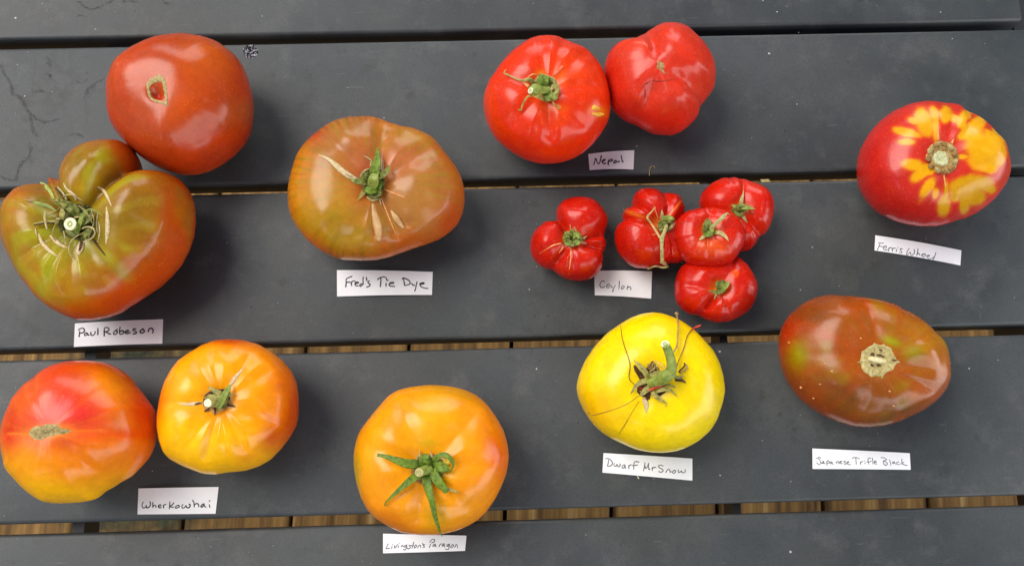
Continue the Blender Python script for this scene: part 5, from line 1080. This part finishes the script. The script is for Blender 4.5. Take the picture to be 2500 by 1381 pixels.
slip('white paper slip with bold two-word writing, under the huge heart-shaped tomato', [(135,200),(2375,92),(2355,712),(105,795)], [
 [(215,365),(290,325),(350,325),(380,380),(340,430),(270,450)], [(255,390),(250,460),(240,540)], [(445,440),(390,445),(378,490),(400,510),(440,475),(455,445),(465,490),(500,492)], [(540,420),(542,485),(585,505),(640,460),(650,400)], [(715,320),(720,400),(715,490)],
 [(880,340),(880,430),(880,525)], [(880,320),(940,300),(1000,330),(985,385),(900,420)], [(930,420),(1000,460),(1045,470)], [(1225,345),(1180,370),(1120,430),(1130,480),(1190,460),(1215,410),(1175,385)], [(1285,285),(1270,370),(1270,450),(1300,475),(1360,450),(1370,400),(1330,380),(1290,410)],
 [(1390,410),(1440,420),(1495,395),(1480,370),(1435,385),(1410,430),(1460,460),(1550,425)], [(1690,335),(1620,340),(1620,375),(1690,410),(1690,450),(1610,465)], [(1885,330),(1830,355),(1790,410),(1830,440),(1890,420),(1900,380),(1850,360)], [(1995,420),(2010,360),(2060,320),(2110,340),(2125,390),(2105,450)]], zz(170,770,10.417), INK_D, 0.40)
slip('white paper slip with medium one-word writing, below the golden ribbed tomato', [(145,128),(2370,85),(2285,830),(120,848)], [
 [(285,500),(255,560),(255,640),(290,670),(350,640),(365,590),(370,650),(410,665),(470,610),(480,540),(462,490)], [(550,510),(545,590),(545,660)], [(550,640),(590,590),(625,610),(635,655)], [(700,620),(770,610),(760,580),(710,590),(700,640),(740,665),(780,655)],
 [(845,585),(840,640),(850,670)], [(840,620),(870,580),(915,570)], [(1020,495),(1015,600),(1005,700)], [(1130,520),(1080,590),(1030,620),(1080,650),(1130,645)], [(1240,590),(1180,635),(1180,670),(1240,660),(1285,620),(1245,590)],
 [(1385,570),(1350,620),(1370,675),(1430,650),(1470,600),(1480,650),(1540,665),(1580,620),(1580,580),(1545,560)], [(1650,450),(1690,540),(1695,640)], [(1700,580),(1760,545),(1810,570),(1820,640)], [(1970,550),(1910,580),(1880,630),(1910,645),(1960,600),(1970,570),(1980,620),(2025,650)], [(2110,575),(2120,620),(2130,655)], [(2135,460),(2105,490)]], zz(325,1180,11.364), INK_D, 0.30)
slip('white paper slip partly under the orange tomato with long green sepals', [(115,130),(2430,185),(2390,608),(115,675)], [
 [(260,410),(230,470),(200,545),(300,535)], [(365,480),(352,550)], [(375,420),(382,432)], [(435,455),(440,530),(480,490),(520,420)], [(550,460),(530,520)], [(575,400),(580,412)], [(615,500),(640,465),(655,455),(672,475),(685,500)],
 [(760,440),(712,470),(712,502),(750,490),(772,440),(765,510),(740,570),(700,580),(680,560)], [(890,450),(835,460),(870,490),(860,530),(810,555),(795,520)], [(970,365),(950,440),(915,540)], [(900,465),(960,460)], [(1030,440),(985,480),(985,528),(1030,505),(1052,460),(1025,440)],
 [(1075,530),(1100,470),(1140,450),(1160,470),(1150,515)], [(1212,398),(1225,418)], [(1275,430),(1218,445),(1260,480),(1260,510),(1215,515)], [(1440,420),(1415,470),(1400,520)], [(1410,375),(1450,310),(1520,285),(1550,310),(1520,370),(1455,385)],
 [(1560,415),(1510,440),(1500,480),(1540,470),(1570,430),(1570,480),(1595,490)], [(1670,495),(1690,440),(1740,405)], [(1815,400),(1770,430),(1752,475),(1790,465),(1815,420),(1815,480),(1835,495)], [(1960,415),(1900,440),(1890,478),(1930,472),(1957,420),(1945,520),(1920,570),(1840,555)],
 [(2050,430),(2000,480),(2002,520),(2050,500),(2072,450),(2048,430)], [(2105,510),(2130,450),(2165,430),(2175,480),(2190,525)]], zz(925,1290,11.364), INK_L, 0.22)
slip('white paper slip with three words in thin writing, below the bright yellow tomato', [(140,105),(2400,245),(2400,805),(112,600)], [
 [(190,255),(240,240),(310,270),(360,330),(360,390),(310,435),(240,440)], [(270,275),(260,350),(240,440)], [(420,360),(405,400),(420,440),(460,430),(485,390),(495,440),(540,450),(565,410),(555,375)], [(690,405),(640,410),(610,460),(630,490),(670,460),(687,410),(690,460),(705,500)],
 [(785,420),(778,460),(792,505)], [(780,450),(810,415),(850,400)], [(1045,335),(960,320),(920,350),(910,430),(910,515)], [(865,420),(930,420),(1005,410)], [(1195,345),(1185,440),(1155,560)], [(1190,430),(1215,490),(1250,460),(1290,360)], [(1290,360),(1285,440),(1295,520),(1325,505)],
 [(1378,470),(1378,510),(1385,555)], [(1380,510),(1410,475),(1470,465)], [(1660,435),(1600,410),(1540,430),(1560,475),(1640,520),(1655,560),(1600,590),(1540,570)], [(1725,600),(1750,550),(1800,510),(1825,540),(1835,590),(1870,575)], [(1935,540),(1898,580),(1912,620),(1958,600),(1975,560),(1938,537)],
 [(2045,525),(2040,570),(2060,600),(2110,570),(2125,555),(2135,590),(2180,605),(2220,570),(2210,520)]], zz(1460,1095,10.417), INK_L, 0.26)
slip('longest white paper slip with faint thin writing, below the dark oval tomato', [(80,85),(2365,195),(2390,585),(85,565)], [
 [(165,320),(240,295),(280,315)], [(220,320),(260,370),(270,430),(240,465),(180,420)], [(350,385),(310,400),(297,435),(330,430),(350,390),(352,430),(385,445)], [(415,400),(420,440),(430,485)], [(415,400),(445,370),(475,390),(460,425),(420,430)], [(540,400),(500,400),(490,432),(520,440),(545,405),(550,440),(575,455)],
 [(640,400),(640,445)], [(640,410),(680,390),(700,415),(685,450)], [(725,415),(770,400),(762,380),(732,392),(720,420),(740,440),(790,440)], [(860,380),(822,385),(830,405),(870,430),(860,460),(820,440)], [(885,420),(940,410),(928,392),(895,405),(900,440),(930,465),(975,460)],
 [(1015,310),(1100,298),(1185,325)], [(1100,310),(1105,380),(1110,455)], [(1205,400),(1210,430),(1217,462)], [(1210,420),(1240,395),(1270,385)], [(1310,420),(1320,450)], [(1303,372),(1314,380)], [(1450,320),(1410,310),(1385,340),(1395,400),(1405,455)], [(1355,405),(1420,400),(1470,385)], [(1485,305),(1500,380),(1500,450)],
 [(1530,420),(1580,400),(1562,380),(1535,395),(1535,440),(1600,450)], [(1690,300),(1760,305),(1830,345),(1740,375)], [(1740,375),(1800,395),(1845,440),(1810,475),(1765,460),(1740,375)], [(1880,345),(1905,400),(1925,480)], [(2000,395),(1962,410),(1970,440),(2010,410),(2002,400),(2020,440),(2045,450)], [(2110,400),(2070,410),(2060,450),(2110,465),(2150,440)],
 [(2180,325),(2180,400),(2185,465)], [(2230,405),(2190,430),(2240,470),(2310,478)]], zz(1975,1085,9.615), INK_L, 0.21)

# ------------------------------------------------------------------ small debris
def fleck(x, y, r, V, F, r2, h=0.0003):
    p = at(x, y, TZ); b0 = len(V); n = 5; a0 = r2.uniform(0, 6); e = r2.uniform(0.5, 1.0); rot = r2.uniform(0, 3.14)
    for k in range(n):
        a = a0+2*math.pi*k/n; rr = r*r2.uniform(0.7, 1.2); u, v = rr*math.cos(a), rr*e*math.sin(a)
        V.append(p+np.array([u*math.cos(rot)-v*math.sin(rot), u*math.sin(rot)+v*math.cos(rot), 0.00005]))
    V.append(p+np.array([0, 0, h]))
    for k in range(n): F.append((b0+k, b0+(k+1) % n, b0+n))
m_fl, _n1, _b1 = mat_new('white_crumb', (0.6, 0.6, 0.58, 1), 0.8, 0.3)
_r = ramp(_n1, noise(_n1, geo_pos(_n1), 300, 2), [(0.4, (0.25, 0.25, 0.24)), (0.6, (0.75, 0.75, 0.72))]); _n1.links.new(_r.outputs['Color'], _b1.inputs['Base Color'])
def gap_free(x, y):
    w = at(x, y, TZ)[1]; f = (-w) % 0.1
    return 0.002 < f < 0.09
r2 = np.random.default_rng(5)
V = []; F = []
for _ in range(620):
    x, y = r2.uniform(-60, 2560), r2.uniform(-60, 1440)
    if gap_free(x, y) and at(x, y, TZ)[0] < XR-0.003: fleck(x, y, float(np.clip(r2.lognormal(-8.85, 0.5), 0.00008, 0.0006)), V, F, r2, 0.00015)
for x, y, r in [(128,224,.0007),(60,235,.0005),(38,45,.0008),(233,72,.0005),(1877,131,.0009),(1950,80,.0004),(2143,348,.0004),(2296,30,.0005),(938,288,.0006),(2325,95,.0004),(1758,1160,.0006),(1664,640,.0007),(1930,1346,.0008),(1757,857,.0008),(640,40,.0004),(1310,900,.0005),(2190,800,.0005)]:
    fleck(x, y, r, V, F, r2)
o = mesh_obj('dust_crumbs', V, F, m_fl, smooth=False); o['kind'] = 'stuff'; o['label'] = 'tiny white crumbs and dust scattered over the table slats'
# gritty dropping near the top left tomato
V = []; F = []
m_dr, _n2, _b2 = mat_new('grey_grit', (0.4, 0.4, 0.45, 1), 0.5, 0.5)
_r = ramp(_n2, noise(_n2, geo_pos(_n2), 900, 2), [(0.53, (0.005, 0.005, 0.007)), (0.57, (0.7, 0.7, 0.78))]); _n2.links.new(_r.outputs['Color'], _b2.inputs['Base Color'])
for _ in range(260):
    a, q = r2.uniform(0, 6.28), math.sqrt(r2.uniform(0, 1))
    fleck(612+18*q*math.cos(a), 126+15*q*math.sin(a), r2.uniform(.0003, .0008), V, F, r2, r2.uniform(.0003, .0012))
c = at(612, 126, TZ); root = thing('dried_dropping', 'gritty black and pale speckled spot beside the upper left tomato', 'dropping', c)
mesh_obj('grit', V, F, m_dr, root, smooth=False)
def loose(name, label, cat, pts, hw, mat, z=0.0006, grp=None, K=6):
    A = catmull([(p[0], p[1]) for p in pts], 5); Q = np.array([at(a[0], a[1], TZ+z) for a in A])
    n = len(Q); w = np.full(n, hw*0.001); w[0] *= .4; w[-1] *= .4
    v, f = sweep_data(Q, [np.array([0, 0, 1.0])]*n, w, w*0.8, K); c = Q.mean(0)
    root = thing(name, label, cat, (c[0], c[1], TZ)); mesh_obj('fibre', v, f, mat, root)
loose('dry_tendril', 'tiny curled dry tendril lying right of the small slip with bold letters', 'tendril', [(1586,430),(1586,415),(1590,407),(1596,406),(1599,411)], 0.22, TAN)
loose('paper_crumb', 'small white fragment at the lower edge of the slip under the yellow tomato', 'crumb', [(1556,1161),(1558,1165),(1560,1168)], 0.3, CREAM)
# splinter caught between two slats near the small tomatoes
c = at(1867, 441, TZ-0.004)
V = []; 
for dx, dy in ((-11,-3),(10,-4),(14,3),(-7,4)):
    for dz in (0, -0.001): V.append(at(1867+dx, 441+dy, TZ-0.003)+np.array([0, 0, dz]))
root = thing('wood_splinter', 'small pale brown splinter caught in the gap between slats above the small tomatoes', 'splinter', c)
mesh_obj('chip', V, [(0,2,4,6),(7,5,3,1),(0,1,3,2),(2,3,5,4),(4,5,7,6),(6,7,1,0)], TAN, root, smooth=False)
